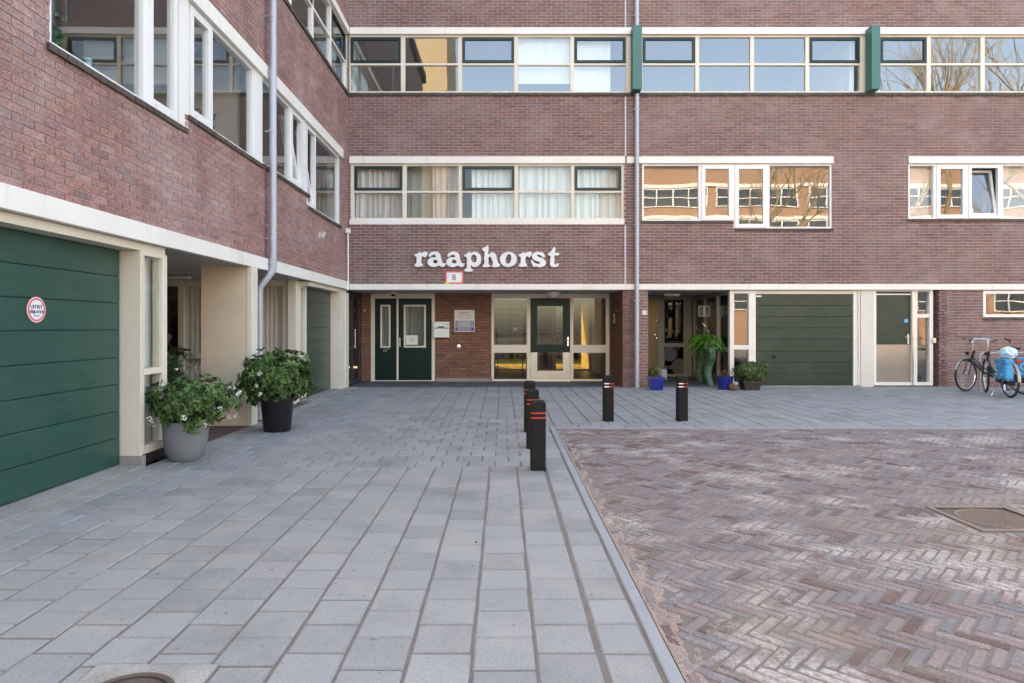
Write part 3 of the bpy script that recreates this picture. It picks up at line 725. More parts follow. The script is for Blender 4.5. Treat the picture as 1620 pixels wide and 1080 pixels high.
# lobby interior
WOODF = mat('lobby_frame_wood', (.46, .33, .16), .5, col2=(.38, .26, .12), nscale=3, stretch=(8, 8, 1))
obj('lobby_floor', MB().box(-.3, 2.74, YP + .1, 22.2, -.02, .012), mat('lobby_tile', (.20, .15, .11), .35, col2=(.15, .11, .08), nscale=2), B)
YB = 19.6
mapB = lambda u, d, z: (u, YB - d, z)
bf = obj('lobby_rear_frame', grid_frame(MB(), mapB, [(-.3, -.22), (.72, .82), (1.06, 1.16), (1.52, 1.64), (1.98, 2.06), (2.66, 2.74)], [(0, .06), (.62, .74), (2.06, 2.16)], -.08, 0), WOODF, B)
for a, b in ((-.22, .72), (.82, 1.06), (1.64, 1.98), (2.06, 2.66)):
    pane(bf, mapB, a, b, .74, 2.06, -.04, AMBER); pane(bf, mapB, a, b, .06, .62, -.04, AMBER)
obj('panel', MB().box(1.16, 1.52, YB + .02, YB + .06, .06, 2.06), mat('brown_panel', (.16, .07, .035), .5, col2=(.11, .05, .03), nscale=4), bf)
# bank of letter boxes behind the left pane
lb = thing('letterbox_bank', 'bank of aluminium letter boxes standing behind the left lobby pane', 'letter boxes', (.05, 17.35, 0))
obj('cabinet', MB().box(-.20, .52, .005, .35, .62, 1.86), DARK, lb)
fl = MB().box(-.165, .165, -.012, .004, -.062, .062).box(-.12, .12, -.02, -.012, .022, .034)
fm = None
for r in range(8):
    for c in range(2):
        if fm is None: o = obj('letter_flap', fl, mat('letter_flap_grey', (.20, .19, .16), .45, col2=(.15, .14, .12), nscale=5), lb); fm = o.data
        else: o = bpy.data.objects.new('letter_flap', fm); C.objects.link(o); o.parent = lb
        o.location = (-.02 + c * .36, 0, .70 + r * .147)
for x in (-.19, .51): obj('leg', MB().box(x - .02 if x > 0 else x, x if x > 0 else x + .02, .05, .3, 0, .619), DARK, lb)
tag(obj('paper_note', MB().box(.30, .40, 17.322, 17.324, 1.22, 1.31), PVC), 'small white note stuck on the letter boxes in the lobby', 'notice')
# ---- entry 13 recess on the right of the pier
Y13 = 17.4; X13 = 5.17
map13 = lambda u, d, z: (u, Y13 - d, z)
def SX(px): return PX(px, Y13)
def SZ(py): return PZ(py, Y13)
BRASS = mat('bronze_door', (.17, .115, .05), .35, .4, col2=(.10, .07, .035), nscale=2, stretch=(1, 1, .4))
fr = obj('entry_frame', grid_frame(MB(), map13, [(3.3, 3.4), (SX(1041), SX(1051)), (SX(1081.5), X13 - .01)], [(0, .07), (SZ(548), SZ(541.5)), (SZ(475), fz)], -.09, 0), mat('taupe_frame', (.27, .25, .22), .5), B)
o = obj('entry_door', MB().box(3.4, SX(1041), Y13 - .02, Y13 + .04, .02, SZ(475)), BRASS, B); o['label'] = 'bronze brown front door of number 13'
obj('knob', MB().lathe([(0, 0), (.03, .0), (.03, -.02), (.016, -.03), (.036, -.05), (.036, -.07), (0, -.08)], (SX(1036), Y13 - .02, SZ(530.5)), 14, 'y'), STEEL, o, smooth=True)
obj('lock', MB().lathe([(0, 0), (.02, 0), (.02, -.012), (0, -.014)], (SX(1038.5), Y13 - .02, SZ(535.5)), 12, 'y').lathe([(0, 0), (.014, 0), (.014, -.012), (0, -.014)], (SX(1038.5), Y13 - .02, SZ(507)), 12, 'y'), STEEL, o)
pane(fr, map13, SX(1051), SX(1081.5), SZ(541.5), SZ(475), -.04, GLASS_E); pane(fr, map13, SX(1051), SX(1081.5), .07, SZ(548), -.04, GLASS_E)
GREYD = mat('grey_disc', (.10, .105, .115), .6)
for (px, py, r) in ((1060, 559, 11.5), (1075, 579, 12.5), (1054, 581, 3), (1062, 580, 3.2), (1055, 587, 2.4), (1074, 551, 1.6), (1055, 523, 3), (1060, 532, 3.2), (1064, 524, 2.6), (1070, 530, 3), (1056, 534, 2.3)):
    o = obj('glass_disc', MB().lathe([(0, 0), (r / 58, 0), (r / 58, -.004), (0, -.004)], (SX(px), Y13 + .034, SZ(py)), 28, 'y'), GREYD, fr)
# side glazing
mapS = lambda u, d, z: (X13 - d, u, z)
fr = obj('entry_side_frame', grid_frame(MB(), mapS, [(14.56, 14.66), (15.38, 15.50), (16.36, 16.44), (17.28, 17.39)], [(0, .12), (.77, .87), (2.07, fz)], -.08, 0), mat('taupe_side_frame', (.30, .28, .25), .5), B)
for a, b in ((14.66, 15.38), (15.50, 16.36), (16.44, 17.28)):
    pane(fr, mapS, a, b, .87, 2.07, -.04, GLASS_E); pane(fr, mapS, a, b, .12, .77, -.04, GLASS_E)
# garage front, sidelight, door
mapG = lambda u, d, z: (u, D + .07 - d, z)
GB = [(FX(1156), FX(1162.5)), (FX(1186), FX(1197)), (FX(1352.5), FX(1362))]
fr = obj('garage_frame', grid_frame(MB(), mapG, [GB[0], GB[1]], [(0.05, .10), (FZ(552), FZ(545)), (FZ(464.5), fz)], -.09, .02), WHITE, B)
obj('garage_head', MB().box(GB[1][1], GB[2][0], D + .055, D + .16, FZ(465.5), fz), CREAM, B)
jm = obj('garage_jamb', MB().box(GB[2][0], GB[2][1] - .04, D + .06, D + .16, 0.03, fz).box(GB[2][1] - .038, GB[2][1], D + .03, D + .16, .03, fz), WHITE, B)
pane(fr, mapG, GB[0][1], GB[1][0], FZ(545), FZ(464.5), -.04, GLASS); pane(fr, mapG, GB[0][1], GB[1][0], .10, FZ(552), -.04, GLASS)
obj('concrete_column', MB().box(FX(1362) + .004, FX(1383) - .004, D + .01, D + .3, 0, fz), mat('column_paint', (.62, .60, .54), .7, col2=(.54, .52, .46), nscale=2, bump=.15), B)
def garage(parent, mp, u0, u1, z0, z1, n, m, label):
    ph = (z1 - z0) / n; mb = MB(); wbox(mb, mp, u0, u1, -.05, -.018, z0, z1); g = obj('garage_door', mb, m, parent); g['label'] = label
    pm = None
    for i in range(n):
        V = MB(); c = .010
        a, b = mp(u0 + .006, 0, z0 + i * ph + .004), mp(u1 - .006, 0, z0 + (i + 1) * ph - .004)
        wbox(V, mp, u0 + .006, u1 - .006, -.017, 0, z0 + i * ph + .0006, z0 + (i + 1) * ph - .0006)
        obj('panel', V, m, g, bevel=.011)
    return g
g = garage(B, mapG, FX(1197) + .004, FX(1352) - .004, .03, FZ(466), 8, GARAGE2, 'olive green sectional garage door with round handle')
# slide the leaf back behind its frame
hx, hz = FX(1227), FZ(563.5)
obj('handle', MB().lathe([(.034, 0), (.034, .012), (.012, .014), (.012, .04), (.030, .045), (.030, .058), (0, .062)], (0, 0, 0), 14, 'y').xf(Matrix.Translation((hx, D + .07, hz)) @ Matrix.Rotation(math.pi, 4, 'Z')), BLACK, g, smooth=True)
obj('garage_sill', MB().box(FX(1187), FX(1362), D - .03, D + .2, -.05, .026), CONC, B)
# plain door with aluminium lower half
fr = obj('door_frame', grid_frame(MB(), mapG, [(FX(1383), FX(1388)), (FX(1444), FX(1453)), (FX(1472.5), FX(1478))], [(0.03, .10), (FZ(461.5), fz)], -.09, .03), WHITE, B)
obj('transom', wbox(MB(), mapG, FX(1453), FX(1472.5), -.08, .02, FZ(503), FZ(497.5)), WHITE, fr)
pane(fr, mapG, FX(1453), FX(1472.5), FZ(497.5), FZ(461.5), -.04, GLASS); pane(fr, mapG, FX(1453), FX(1472.5), .10, FZ(503), -.04, GLASS)
dl = obj('door', wbox(MB(), mapG, FX(1388), FX(1444), -.06, -.01, FZ(544), FZ(463)), GARAGE2, B); dl['label'] = 'flush green door with scratched metal lower half'
obj('kick_plate', wbox(MB(), mapG, FX(1388), FX(1444), -.06, -.006, .035, FZ(544.2)), mat('scuffed_alu', (.42, .40, .37), .34, .9, col2=(.32, .305, .28), nscale=5, bump=.2, bscale=50, fine=.2), dl)
handle(dl, mapG, FX(1440), FZ(536), -1, -.01)
obj('drip_rail', wbox(MB(), mapG, FX(1388), FX(1444), -.01, .02, FZ(467), FZ(465)), WHITE, dl)
obj('jamb_strip', MB().box(FX(1444.5), FX(1446.5), D + .02, D + .04, .02, FZ(464)), STEEL, dl)
o = obj('blue_sticker', MB().lathe([(0, 0), (.045, 0), (.045, -.002), (0, -.002)], (FX(1437), D + .078, FZ(508)), 16, 'y'), mat('sticker_blue', (.12, .42, .75), .4)); tag(o, 'small round blue sticker on the green door with metal lower half', 'sticker')
struct(obj('porch_floor', MB().box(WX, PIER0, 14.345, YP + .1, -.08, -.010).box(PIER1, X13, 14.345, Y13 + .1, -.08, -.010), SANDM))
pf = bpy.data.objects['porch_floor']; it = []
for x in np.arange(WX, PIER0 - .1, .30):
    for y in np.arange(14.35, YP - .1, .30): it.append((x + .15, y + .15, min(.3, PIER0 - x), .30, 0))
for x in np.arange(PIER1, X13 - .1, .30):
    for y in np.arange(14.35, Y13 - .1, .30): it.append((x + .15, y + .15, min(.3, X13 - x), .30, 0))
lay('paving_slab', pf, it, SLABD, .05, -.002, .006, lambda s: s[1], .002, .001)
struct(obj('facade_footing', MB().box(X13, UR, 14.345, D + .6, -.09, .003), CONC))
# ------------------------------------------------------------------ left wing
W = thing('building_wing', 'left brick wing in shade with green garage doors under a long white fascia', 'building', (WX, 7, 0), world=True)
zL0, zL1 = 2.17, 2.345
LZt = 4.985
wc = [(4.93, 6.28, 3.53, 'fix'), (6.28, 6.98, 3.53, 'cas'), (7.06, 7.70, 3.70, 'cas'), (7.70, 9.02, 3.70, 'fix'), (9.30, 10.58, 3.72, 'fix'), (10.58, 11.24, 3.72, 'tip'), (11.30, 11.62, 3.72, 'none'), (11.60, 12.0, 3.51, 'none')]
lo = [(4.93, 7.02, 3.50, 5.18), (7.02, 11.58, 3.68, 5.18), (11.58, 13.72, 3.49, 5.18), (7.6, D, FZ(153), FZ(45))]
def keyL(r):
    y = (r[0] + r[1]) / 2; z = (r[2] + r[3]) / 2
    px = 795 - F * 3.5 / y; py = 516 - F * (z - H) / y
    return y + .25 * abs(z - 3) if px > -5 and py > -5 else None
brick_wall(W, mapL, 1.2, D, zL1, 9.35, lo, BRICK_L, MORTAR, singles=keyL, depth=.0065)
obj('upper_wall', MB().box(WX - .28, WX, 1.2, D, 9.35, 12.0), FAR, W)
sl = MB().box(-11, WX - .001, 1.2, 22.5, 2.19, 2.33)
for z in (5.22, 8.16): sl.box(-11, WX - .285, 1.2, 22.2, z, z + .22)
obj('floor_slab', sl, SOFFIT, W)
obj('roof', MB().box(-11.2, WX + .15, 1.0, D - .16, 12.0, 12.3).box(-11.2, WX - .21, D - .159, 22.7, 12.0, 12.3), MATS['roof_felt'], W)
iw = MB()
for a, b in ((2.34, 5.2), (5.46, 8.14), (8.4, 11.98)):
    iw.box(-7.4, -7.3, 1.3, 22.1, a, b)
    for y in (1.3, 9.1, D + .02): iw.box(-7.29, WX - .29, y, y + .1, a, b)
obj('inner_wall', iw, ROOMW, W)
obj('outer_wall', MB().box(-11, -10.8, 1.2, 22.5, 0, 11.98).box(-10.79, WX - .0, 22.2, 22.5, 0, 11.98).box(-10.79, WX - .29, 1.2, 1.45, 2.34, 11.98).box(-10.79, WX - .25, 1.2, 1.45, 0, 2.18), FAR, W)
obj('fascia', MB().box(WX - .02, WX + .055, 1.2, D - .052, zL0, zL1), WHITE, W, bevel=.005)
obj('window_head_band', wbox(MB(), mapL, 4.80, 13.85, -.03, .05, LZt + .002, 5.18), WHITE, W, bevel=.005)
obj('window_head_band', wbox(MB(), mapL, 7.5, D - .05, -.03, .05, FZ(55.5), FZ(45)), WHITE, W, bevel=.005)
# first floor windows
cells = [(4.93, 6.28, 3.53, 'fix'), (6.28, 6.90, 3.53, 'cas'), (7.12, 7.70, 3.70, 'cas'), (7.70, 9.0, 3.70, 'fix')]
fr = stepped(W, mapL, cells, LZt)
obj('post', wbox(MB(), mapL, 6.903, 7.117, -.10, .004, 3.53, LZt), PVC, fr); 
sill_course(W, mapL, 4.88, 7.06, 3.53); sill_course(W, mapL, 7.08, 9.3, 3.70)
cells = [(9.30, 10.56, 3.72, 'fix'), (10.56, 11.18, 3.72, 'tip'), (11.36, 11.98, 3.51, 'tip'), (11.98, 13.70, 3.51, 'fix')]
fr2 = stepped(W, mapL, cells, LZt)
obj('post', wbox(MB(), mapL, 11.183, 11.357, -.10, .004, 3.72, LZt), PVC, fr2)
obj('post', wbox(MB(), mapL, 9.003, 9.297, -.10, .004, 3.70, LZt), PVC, fr)
sill_course(W, mapL, 9.28, 11.52, 3.72); sill_course(W, mapL, 11.5, 13.78, 3.51)
# second floor ribbon, runs into the corner
e = D - .03
ps = []; y = e - .10
for i in range(5):
    ps.append((y - 1.16, y)); y -= 1.245
ps = ps[::-1]
strip(W, mapL, None, ps, FZ(147.5), FZ(55.5), FZ(101.5), end=(7.65, D + .0), sash=(4, 2), m=WHITE)
sill_course(W, mapL, 7.6, D - .04, FZ(147.7), h=.07)
# ---- ground floor of the wing
mapD = lambda u, d, z: (-3.71 + d, u, z)
g = garage(W, mapD, 3.7, 6.195, .03, 2.09, 8, GARAGE, 'near dark green sectional garage door with round sticker')
obj('garage_sill', MB().box(-3.78, WX + .035, 1.2, 6.2, -.08, .022), CONC, W)
obj('near_wall', MB().box(-3.9, WX + .0, 1.45, 3.69, .022, 2.17), CREAM, W)
obj('garage_head', MB().box(-3.8, WX - .03, 3.69, 6.68, 2.092, 2.168), CREAM, W)
obj('door_jamb', MB().box(-3.78, WX - .015, 6.205, 6.236, .10, 2.09), CREAM, W, bevel=.006)
obj('jamb_foot', MB().box(-3.74, WX + .0, 6.20, 6.27, 0, .099), CONC, W, bevel=.008)
mapSL = lambda u, d, z: (WX - .03 + d, u, z)
fr = obj('sidelight', grid_frame(MB(), mapSL, [(6.238, 6.256), (6.585, 6.68)], [(.11, .19), (.885, .945), (2.05, 2.092)], -.08, .02), CREAM, W)
pane(fr, mapSL, 6.256, 6.585, .945, 2.05, -.012, GLASS_F); pane(fr, mapSL, 6.256, 6.585, .19, .885, -.012, GLASS_F)
obj('sidelight_base', MB().box(-3.62, WX - .03, 6.272, 6.68, 0, .108), DARK, W)
BLIND = mat('cream_blind', (.74, .73, .69), .85, col2=(.64, .63, .60), nscale=6, stretch=(1, 1, .1))
curve('pale curtain strip behind the sidelight beside the near garage', 'curtain', mapSL, 6.42, 6.66, .15, 2.1, -.14, BLIND, 4, .015)
# closing walls of the recess
obj('recess_wall', MB().box(-6.35, -6.25, 6.7, 11.5, 0, 2.18).box(-6.25, -3.60, 6.69, 6.75, 0, 2.18).box(-10.7, -3.85, 3.6, 3.69, 0, 2.18), STUCCO, W)
obj('hall_back', MB().box(-5.6, -5.5, 3.7, 6.68, 0, 2.18), ROOMW, W)
obj('pier_wall', MB().box(-4.13, -3.505, 8.75, 8.95, 0, 2.19), STUCCO, W)
obj('pier_edge', MB().box(-3.504, -3.435, 8.742, 8.96, 0.0, 2.185), CREAM, W, bevel=.006)
struct(obj('recess_floor', MB().box(-6.25, -3.461, 6.76, 11.49, -.06, -.004), mat('red_brown_floor', (.11, .065, .05), .7, col2=(.08, .05, .04), nscale=5, bump=.3)))
sb = MB(); y = 6.76
while y < 11.45: sb.box(-6.24, WX - .02, y, y + .072, 2.178, 2.189); y += .08
obj('soffit', sb, SOFFIT, W)
Y5 = 11.5
mapR = lambda u, d, z: (u, Y5 - d, z)
fr = obj('recess_window', grid_frame(MB(), mapR, [(-6.24, -6.16), (-5.84, -5.74), (-5.08, -4.98), (-4.44, -4.34), (-3.96, -3.84)], [(0, .08), (.79, .89), (2.07, 2.178)], -.09, .01), CREAM, W)
for a, b in ((-6.16, -5.84), (-5.74, -5.08), (-4.98, -4.44), (-4.34, -3.96)):
    pane(fr, mapR, a, b, .89, 2.07, -.05, GLASS_C); pane(fr, mapR, a, b, .08, .79, -.05, GLASS_C)
def blinds(label, u0, u1, n, group):
    t = thing('vertical_blind', label, 'blind', ((u0 + u1) / 2, Y5 + .115, .1), group=group); me = None
    w = (u1 - u0) / n
    for i in range(n):
        if me is None: o = obj('slat', MB().box(-w * .44, w * .44, -.002, .002, 0, 1.97), BLIND, t); me = o.data
        else: o = bpy.data.objects.new('slat', me); C.objects.link(o); o.parent = t
        o.location = (u0 + (i + .5) * w - (u0 + u1) / 2, 0, 0); o.rotation_euler = (0, 0, R(24) + random.uniform(-.12, .12))
blinds('vertical slat blind behind the recess window left of the cream pier', -5.76, -4.96, 9, None)
blinds('vertical slat blind behind the window right of the zinc downpipe', -4.38, -3.92, 6, None)
obj('recess_post', MB().box(-3.838, -3.69, 11.40, 11.62, 0, 2.178), CREAM, W, bevel=.006)
mapD2 = lambda u, d, z: (-3.70 + d, u, z)
fr = obj('sidelight', grid_frame(MB(), mapD2, [(11.622, 11.65), (11.93, 11.995)], [(.05, .12), (.80, .87), (2.05, 2.092)], -.07, .02), CREAM, W)
pane(fr, mapD2, 11.65, 11.93, .87, 2.05, -.03); pane(fr, mapD2, 11.65, 11.93, .12, .80, -.03)
curve('white net curtain behind the narrow sidelight beside the far garage', 'curtain', mapD2, 11.66, 11.92, .2, 2.04, -.1, lace, 3, .015)
garage(W, mapD, 12.0, 13.79, .03, 2.09, 8, GARAGE2, 'far dark green garage door seen edge on')
obj('garage_head', MB().box(-3.8, WX - .03, 11.63, D + .1, 2.092, 2.168), CREAM, W)
obj('garage_sill', MB().box(-3.78, WX + .035, 11.6, 13.8, -.08, .022), CONC, W)
obj('door_jamb', MB().box(-3.80, WX + .02, 13.795, 14.10, .0, 2.09).box(-3.79, WX + .035, 14.102, 14.40, .0, 2.09), CREAM, W, bevel=.006)
# dark glazed side door in the porch
mapQ = lambda u, d, z: (-3.53 + d, u, z)
fr = obj('side_door', grid_frame(MB(), mapQ, [(14.41, 14.50), (15.0, 15.06), (15.80, 15.92)], [(.0, .12), (.82, .90), (2.05, 2.16)], -.06, .01), DARK, W)
for a, b in ((14.5, 15.0), (15.06, 15.8)): pane(fr, mapQ, a, b, .90, 2.05, -.03, GLASS_E); pane(fr, mapQ, a, b, .12, .82, -.03, GLASS_E)
obj('handle', MB().tube([(-3.47, 15.03, .86), (-3.47, 15.03, 1.28)], .012, 8).tube([(-3.52, 15.03, .9), (-3.47, 15.03, .9)], .008, 6).tube([(-3.52, 15.03, 1.24), (-3.47, 15.03, 1.24)], .008, 6), STEEL, fr, smooth=True)
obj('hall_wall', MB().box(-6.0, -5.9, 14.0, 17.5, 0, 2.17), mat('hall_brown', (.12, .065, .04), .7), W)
# downpipe of the wing, with its swan neck under the fascia
dp = obj('downpipe', MB().tube([(WX + .075, 9.42, 12), (WX + .075, 9.42, 2.62), (WX + .07, 9.42, 2.50), (WX + .0, 9.40, 2.36), (WX + .085, 9.40, 2.33)], .052, 14) if False else
         MB().tube([(WX + .11, 9.42, 9.3), (WX + .115, 9.42, 2.24), (WX + .108, 9.42, 2.18), (WX + .085, 9.41, 2.13), (WX - .04, 9.36, 1.95), (WX - .062, 9.355, 1.90), (WX - .066, 9.355, 1.84), (WX - .066, 9.355, 0)], .052, 14), ZINC, W, smooth=True)
mb = MB()
for z in (2.62, 4.2, 5.9, 7.5): mb.tube([(WX + .11, 9.42, z), (WX + .11, 9.42, z + .05)], .059, 14); mb.box(WX - .0, WX + .06, 9.405, 9.43, z + .015, z + .035)
for z in (1.62, 1.2): mb.tube([(WX - .066, 9.355, z), (WX - .066, 9.355, z + .05)], .059, 14)
mb.tube([(WX + .11, 9.42, 2.27), (WX + .115, 9.42, 2.31)], .060, 14)
obj('pipe_clamp', mb, ZINC, dp, smooth=True)
# corner conduit and small horn on the wing
t = obj('corner_conduit', MB().tube([(WX + .06, 14.22, 2.2), (WX + .06, 14.22, 3.42)], .018, 8).box(WX + .02, WX + .11, 14.17, 14.27, 3.42, 3.52).tube([(WX + .06, 14.22, 2.22), (WX + .06, 14.15, 2.15)], .02, 8), PVC); tag(t, 'thin white conduit with square cap in the corner beside the wing', 'conduit')
t = thing('wall_detector', 'small white angled detector fixed on the wing wall near the corner', 'detector', (WX + .01, 12.15, 3.08))
obj('bracket', MB().box(0, .02, -.03, .03, -.05, .05).box(.02, .07, -.012, .012, .0, .02), PVC, t)
obj('head', MB().add([(.06, -.05, .05), (.06, .05, .05), (.12, -.06, .06), (.12, .06, .06), (.05, 0, -.05), (.08, 0, -.06)], [(0, 1, 3, 2), (0, 2, 5, 4), (1, 4, 5, 3), (0, 4, 1), (2, 3, 5)]), PVC, t)

# ------------------------------------------------------------------ curtains and room things on the rear building
pinkish = mat('pink_white_curtain', (.74, .64, .62), .9, col2=(.64, .55, .54), nscale=4, stretch=(5, 5, .3), trans=.15)
whitec = mat('white_curtain', (.86, .86, .86), .9, col2=(.74, .74, .76), nscale=4, stretch=(5, 5, .3), trans=.12)
zc0, zc1 = FZ(352), FZ(258)
curve('pinkish curtain behind the first ribbon pane above the sign', 'curtain', mapF, FX(558), FX(640), zc0, zc1, -.18, pinkish, 9)
curve('pinkish curtain pulled to the right side of the second ribbon pane', 'curtain', mapF, FX(684), FX(729), zc0, zc1, -.18, pinkish, 6)
curve('sheer white curtain filling the left half of the second ribbon pane', 'curtain', mapF, FX(641), FX(686), zc0, zc1, -.34, mat('sheer_grey', (.5, .49, .47), .9, trans=.3), 3, .012)
curve('white curtain behind the middle ribbon pane above the sign', 'curtain', mapF, FX(745), FX(817), zc0, zc1, -.18, whitec, 8, .02)
curve('white curtain behind the fourth ribbon pane above the sign', 'curtain', mapF, FX(817.5), FX(906), zc0, zc1, -.18, whitec, 7)
curve('white curtain behind the last ribbon pane beside the joint strip', 'curtain', mapF, FX(906.5), FX(986), zc0, zc1, -.18, whitec, 8)
# blinds on the top row
def roller(label, u0, u1, z0, z1, mp=mapF, d=-.2, m=None):
    t = thing('roller_blind', label, 'blind', mp((u0 + u1) / 2, d, z0), world=True)
    wbox_ = wbox(MB(), mp, u0, u1, d - .003, d, z0, z1); obj('cloth', wbox_, m or whitec, t)
    a, b = mp(u0, d - .03, z1), mp(u1, d - .03, z1); obj('tube', MB().tube([a, b], .025, 10), PVC, t)
roller('white roller blind behind the fourth top pane from the corner', FX(817), FX(905), FZ(128), FZ(54))
roller('white roller blind behind the top pane left of the first green box', FX(906), FX(968), FZ(152), FZ(54))
roller('white roller blind drawn behind the leftmost pane of the right first floor window', FX(1440), FX(1479), FZ(346), FZ(258), m=lace)
roller('white roller blind drawn behind the last pane of the right first floor window', FX(1588), FX(1690), FZ(346), FZ(258), m=lace)

# ------------------------------------------------------------------ signs and small fittings
SIGNW = mat('sign_letter_white', (.74, .75, .76), .45, col2=(.66, .67, .68), nscale=6)
def curve_letter(name, loops, parent, tf):
    cu = bpy.data.curves.new(name, 'CURVE'); cu.dimensions = '2D'; cu.fill_mode = 'BOTH'; cu.extrude = .022; cu.bevel_depth = .004; cu.bevel_resolution = 1; cu.resolution_u = 5
    for lp in loops:
        sp = cu.splines.new('BEZIER'); sp.bezier_points.add(len(lp) - 1); sp.use_cyclic_u = True
        for bp, q in zip(sp.bezier_points, lp):
            x, z = tf(q); bp.co = (x, z, 0); bp.handle_left_type = bp.handle_right_type = 'AUTO'
    o = bpy.data.objects.new('t', cu); C.objects.link(o); bpy.context.view_layer.update()
    me = bpy.data.meshes.new_from_object(o.evaluated_get(bpy.context.evaluated_depsgraph_get()))
    bpy.data.objects.remove(o); bpy.data.curves.remove(cu)
    M = Matrix.Translation((0, D - .045, 0)) @ Matrix.Rotation(R(90), 4, 'X'); me.transform(M); me.materials.clear()
    return link(name, me, SIGNW, parent)
tfA = lambda q: (PX(650 + q[0] / 13.5), PZ(385 + q[1] / 13.5))
tfB = lambda q: (PX(760 + q[0] / 12.46), PZ(385 + q[1] / 12.46))
r_ = [(88, 265), (150, 232), (208, 203), (222, 212), (225, 243), (250, 216), (290, 200), (345, 202), (362, 222), (345, 270), (312, 312), (288, 304), (262, 288), (238, 305), (228, 340), (226, 430), (262, 478), (258, 496), (240, 502), (95, 502), (88, 485), (125, 440), (130, 360), (130, 305), (105, 292)]
a_ = [(388, 285), (400, 245), (440, 210), (510, 196), (580, 205), (620, 240), (640, 300), (660, 380), (690, 440), (715, 446), (742, 440), (745, 458), (725, 495), (690, 515), (650, 510), (605, 485), (560, 505), (490, 518), (420, 500), (375, 460), (365, 410), (385, 360), (430, 325), (490, 312), (540, 310), (545, 290), (530, 265), (490, 255), (455, 270), (412, 300)]
ah = [(520, 360), (560, 372), (580, 405), (570, 435), (530, 448), (490, 435), (478, 400), (490, 370)]
p_ = [(1145, 265), (1180, 245), (1268, 205), (1288, 226), (1340, 201), (1400, 203), (1455, 235), (1490, 290), (1498, 360), (1480, 440), (1430, 495), (1360, 515), (1310, 502), (1285, 482), (1285, 540), (1320, 578), (1318, 600), (1300, 608), (1165, 608), (1148, 596), (1158, 575), (1195, 540), (1196, 430), (1195, 315), (1155, 288)]
ph = [(1350, 252), (1390, 275), (1412, 330), (1405, 390), (1375, 425), (1330, 420), (1295, 385), (1285, 330), (1300, 275)]
h_ = [(38, 127), (75, 102), (120, 72), (148, 62), (157, 85), (157, 160), (158, 235), (200, 202), (250, 197), (295, 225), (320, 300), (345, 390), (383, 442), (380, 462), (360, 470), (235, 470), (223, 452), (250, 425), (240, 370), (215, 300), (185, 272), (162, 292), (158, 360), (160, 425), (195, 450), (192, 466), (170, 472), (48, 470), (38, 455), (75, 425), (76, 300), (75, 165), (50, 150)]
o_ = [(550 + 163 * math.cos(a), 330 + 145 * math.sin(a)) for a in np.arange(0, 6.28, .45)]
oh = [(552 + 57 * math.cos(a) - 12 * math.sin(a), 322 + 100 * math.sin(a)) for a in np.arange(0, 6.28, .5)]
s_l = [(1015, 270), (1030, 225), (1075, 195), (1140, 183), (1190, 196), (1220, 193), (1237, 215), (1265, 270), (1250, 293), (1225, 282), (1180, 247), (1140, 232), (1112, 245), (1125, 270), (1200, 300), (1260, 340), (1283, 400), (1265, 445), (1210, 475), (1140, 478), (1085, 462), (1060, 475), (1040, 466), (1020, 420), (998, 360), (1015, 348), (1050, 385), (1100, 415), (1150, 420), (1175, 405), (1160, 380), (1080, 350), (1030, 315)]
t_l = [(1330, 228), (1390, 170), (1440, 97), (1460, 92), (1470, 112), (1470, 203), (1538, 203), (1548, 218), (1530, 246), (1462, 252), (1452, 330), (1452, 400), (1470, 430), (1500, 425), (1525, 405), (1540, 420), (1525, 455), (1480, 475), (1420, 475), (1380, 455), (1370, 420), (1373, 330), (1375, 256), (1337, 243)]
t = thing('building_sign', 'white serif letters reading raaphorst on the brick above the entrance', 'sign', (PX(770), D, PZ(423)), world=True)
curve_letter('letter_r', [r_], t, tfA); curve_letter('letter_a', [a_, ah], t, tfA); curve_letter('letter_a', [[(x + 401, y) for x, y in a_], [(x + 401, y) for x, y in ah]], t, tfA)
curve_letter('letter_p', [p_, ph], t, tfA); curve_letter('letter_h', [h_], t, tfB); curve_letter('letter_o', [o_, oh], t, tfB)
curve_letter('letter_r', [[(755 + (x - 88) * .925, 62 - 62 + y * .925) for x, y in r_]], t, tfB); curve_letter('letter_s', [s_l], t, tfB); curve_letter('letter_t', [t_l], t, tfB)
NAVY = mat('navy_print', (.02, .03, .12), .5); RED = mat('sign_red', (.62, .10, .13), .45); YEL = mat('sign_yellow', (.80, .55, .03), .45)
t = thing('entrance_sign', 'small white sign with red border and letter B under the large letters', 'sign', (PX(718.5), D, PZ(450)), world=True)
obj('border', MB().box(PX(704), PX(733.5), D - .030, D - .012, PZ(450.2), PZ(429.5)), RED, t); obj('plate', MB().box(PX(707), PX(731), D - .034, D - .0305, PZ(447.5), PZ(432)), PVC, t)
text('B', .17, (PX(718.5), D - .0355, PZ(439.8)), NAVY, t)
obj('corner_mark', MB().box(PX(704.2), PX(711), D - .036, D - .0345, PZ(449.8), PZ(447)).box(PX(726.5), PX(730), D - .036, D - .0345, PZ(448.2), PZ(445.2)), YEL, t)
t = thing('notice_board', 'white and grey information plate with blue foot on the porch brick', 'sign', (QX(735), YP, QZ(525)), world=True)
obj('plate', MB().box(QX(719), QX(751), YP - .03, YP - .010, QZ(525.3), QZ(491)), mat('plate_white', (.66, .66, .65), .4), t)
obj('grey_field', MB().box(QX(720.2), QX(749.8), YP - .0325, YP - .0302, QZ(518.7), QZ(508)), mat('plate_grey', (.24, .25, .31), .4), t)
obj('blue_field', MB().box(QX(720.2), QX(749.8), YP - .0325, YP - .0302, QZ(524), QZ(519)), mat('plate_blue', (.02, .02, .22), .4), t)
text('Raaphorst', .062, (QX(734.5), YP - .0315, QZ(495.5)), DARK, t); text('201 t/m 228 - 301 t/m 331', .036, (QX(734.5), YP - .0315, QZ(500.2)), DARK, t)
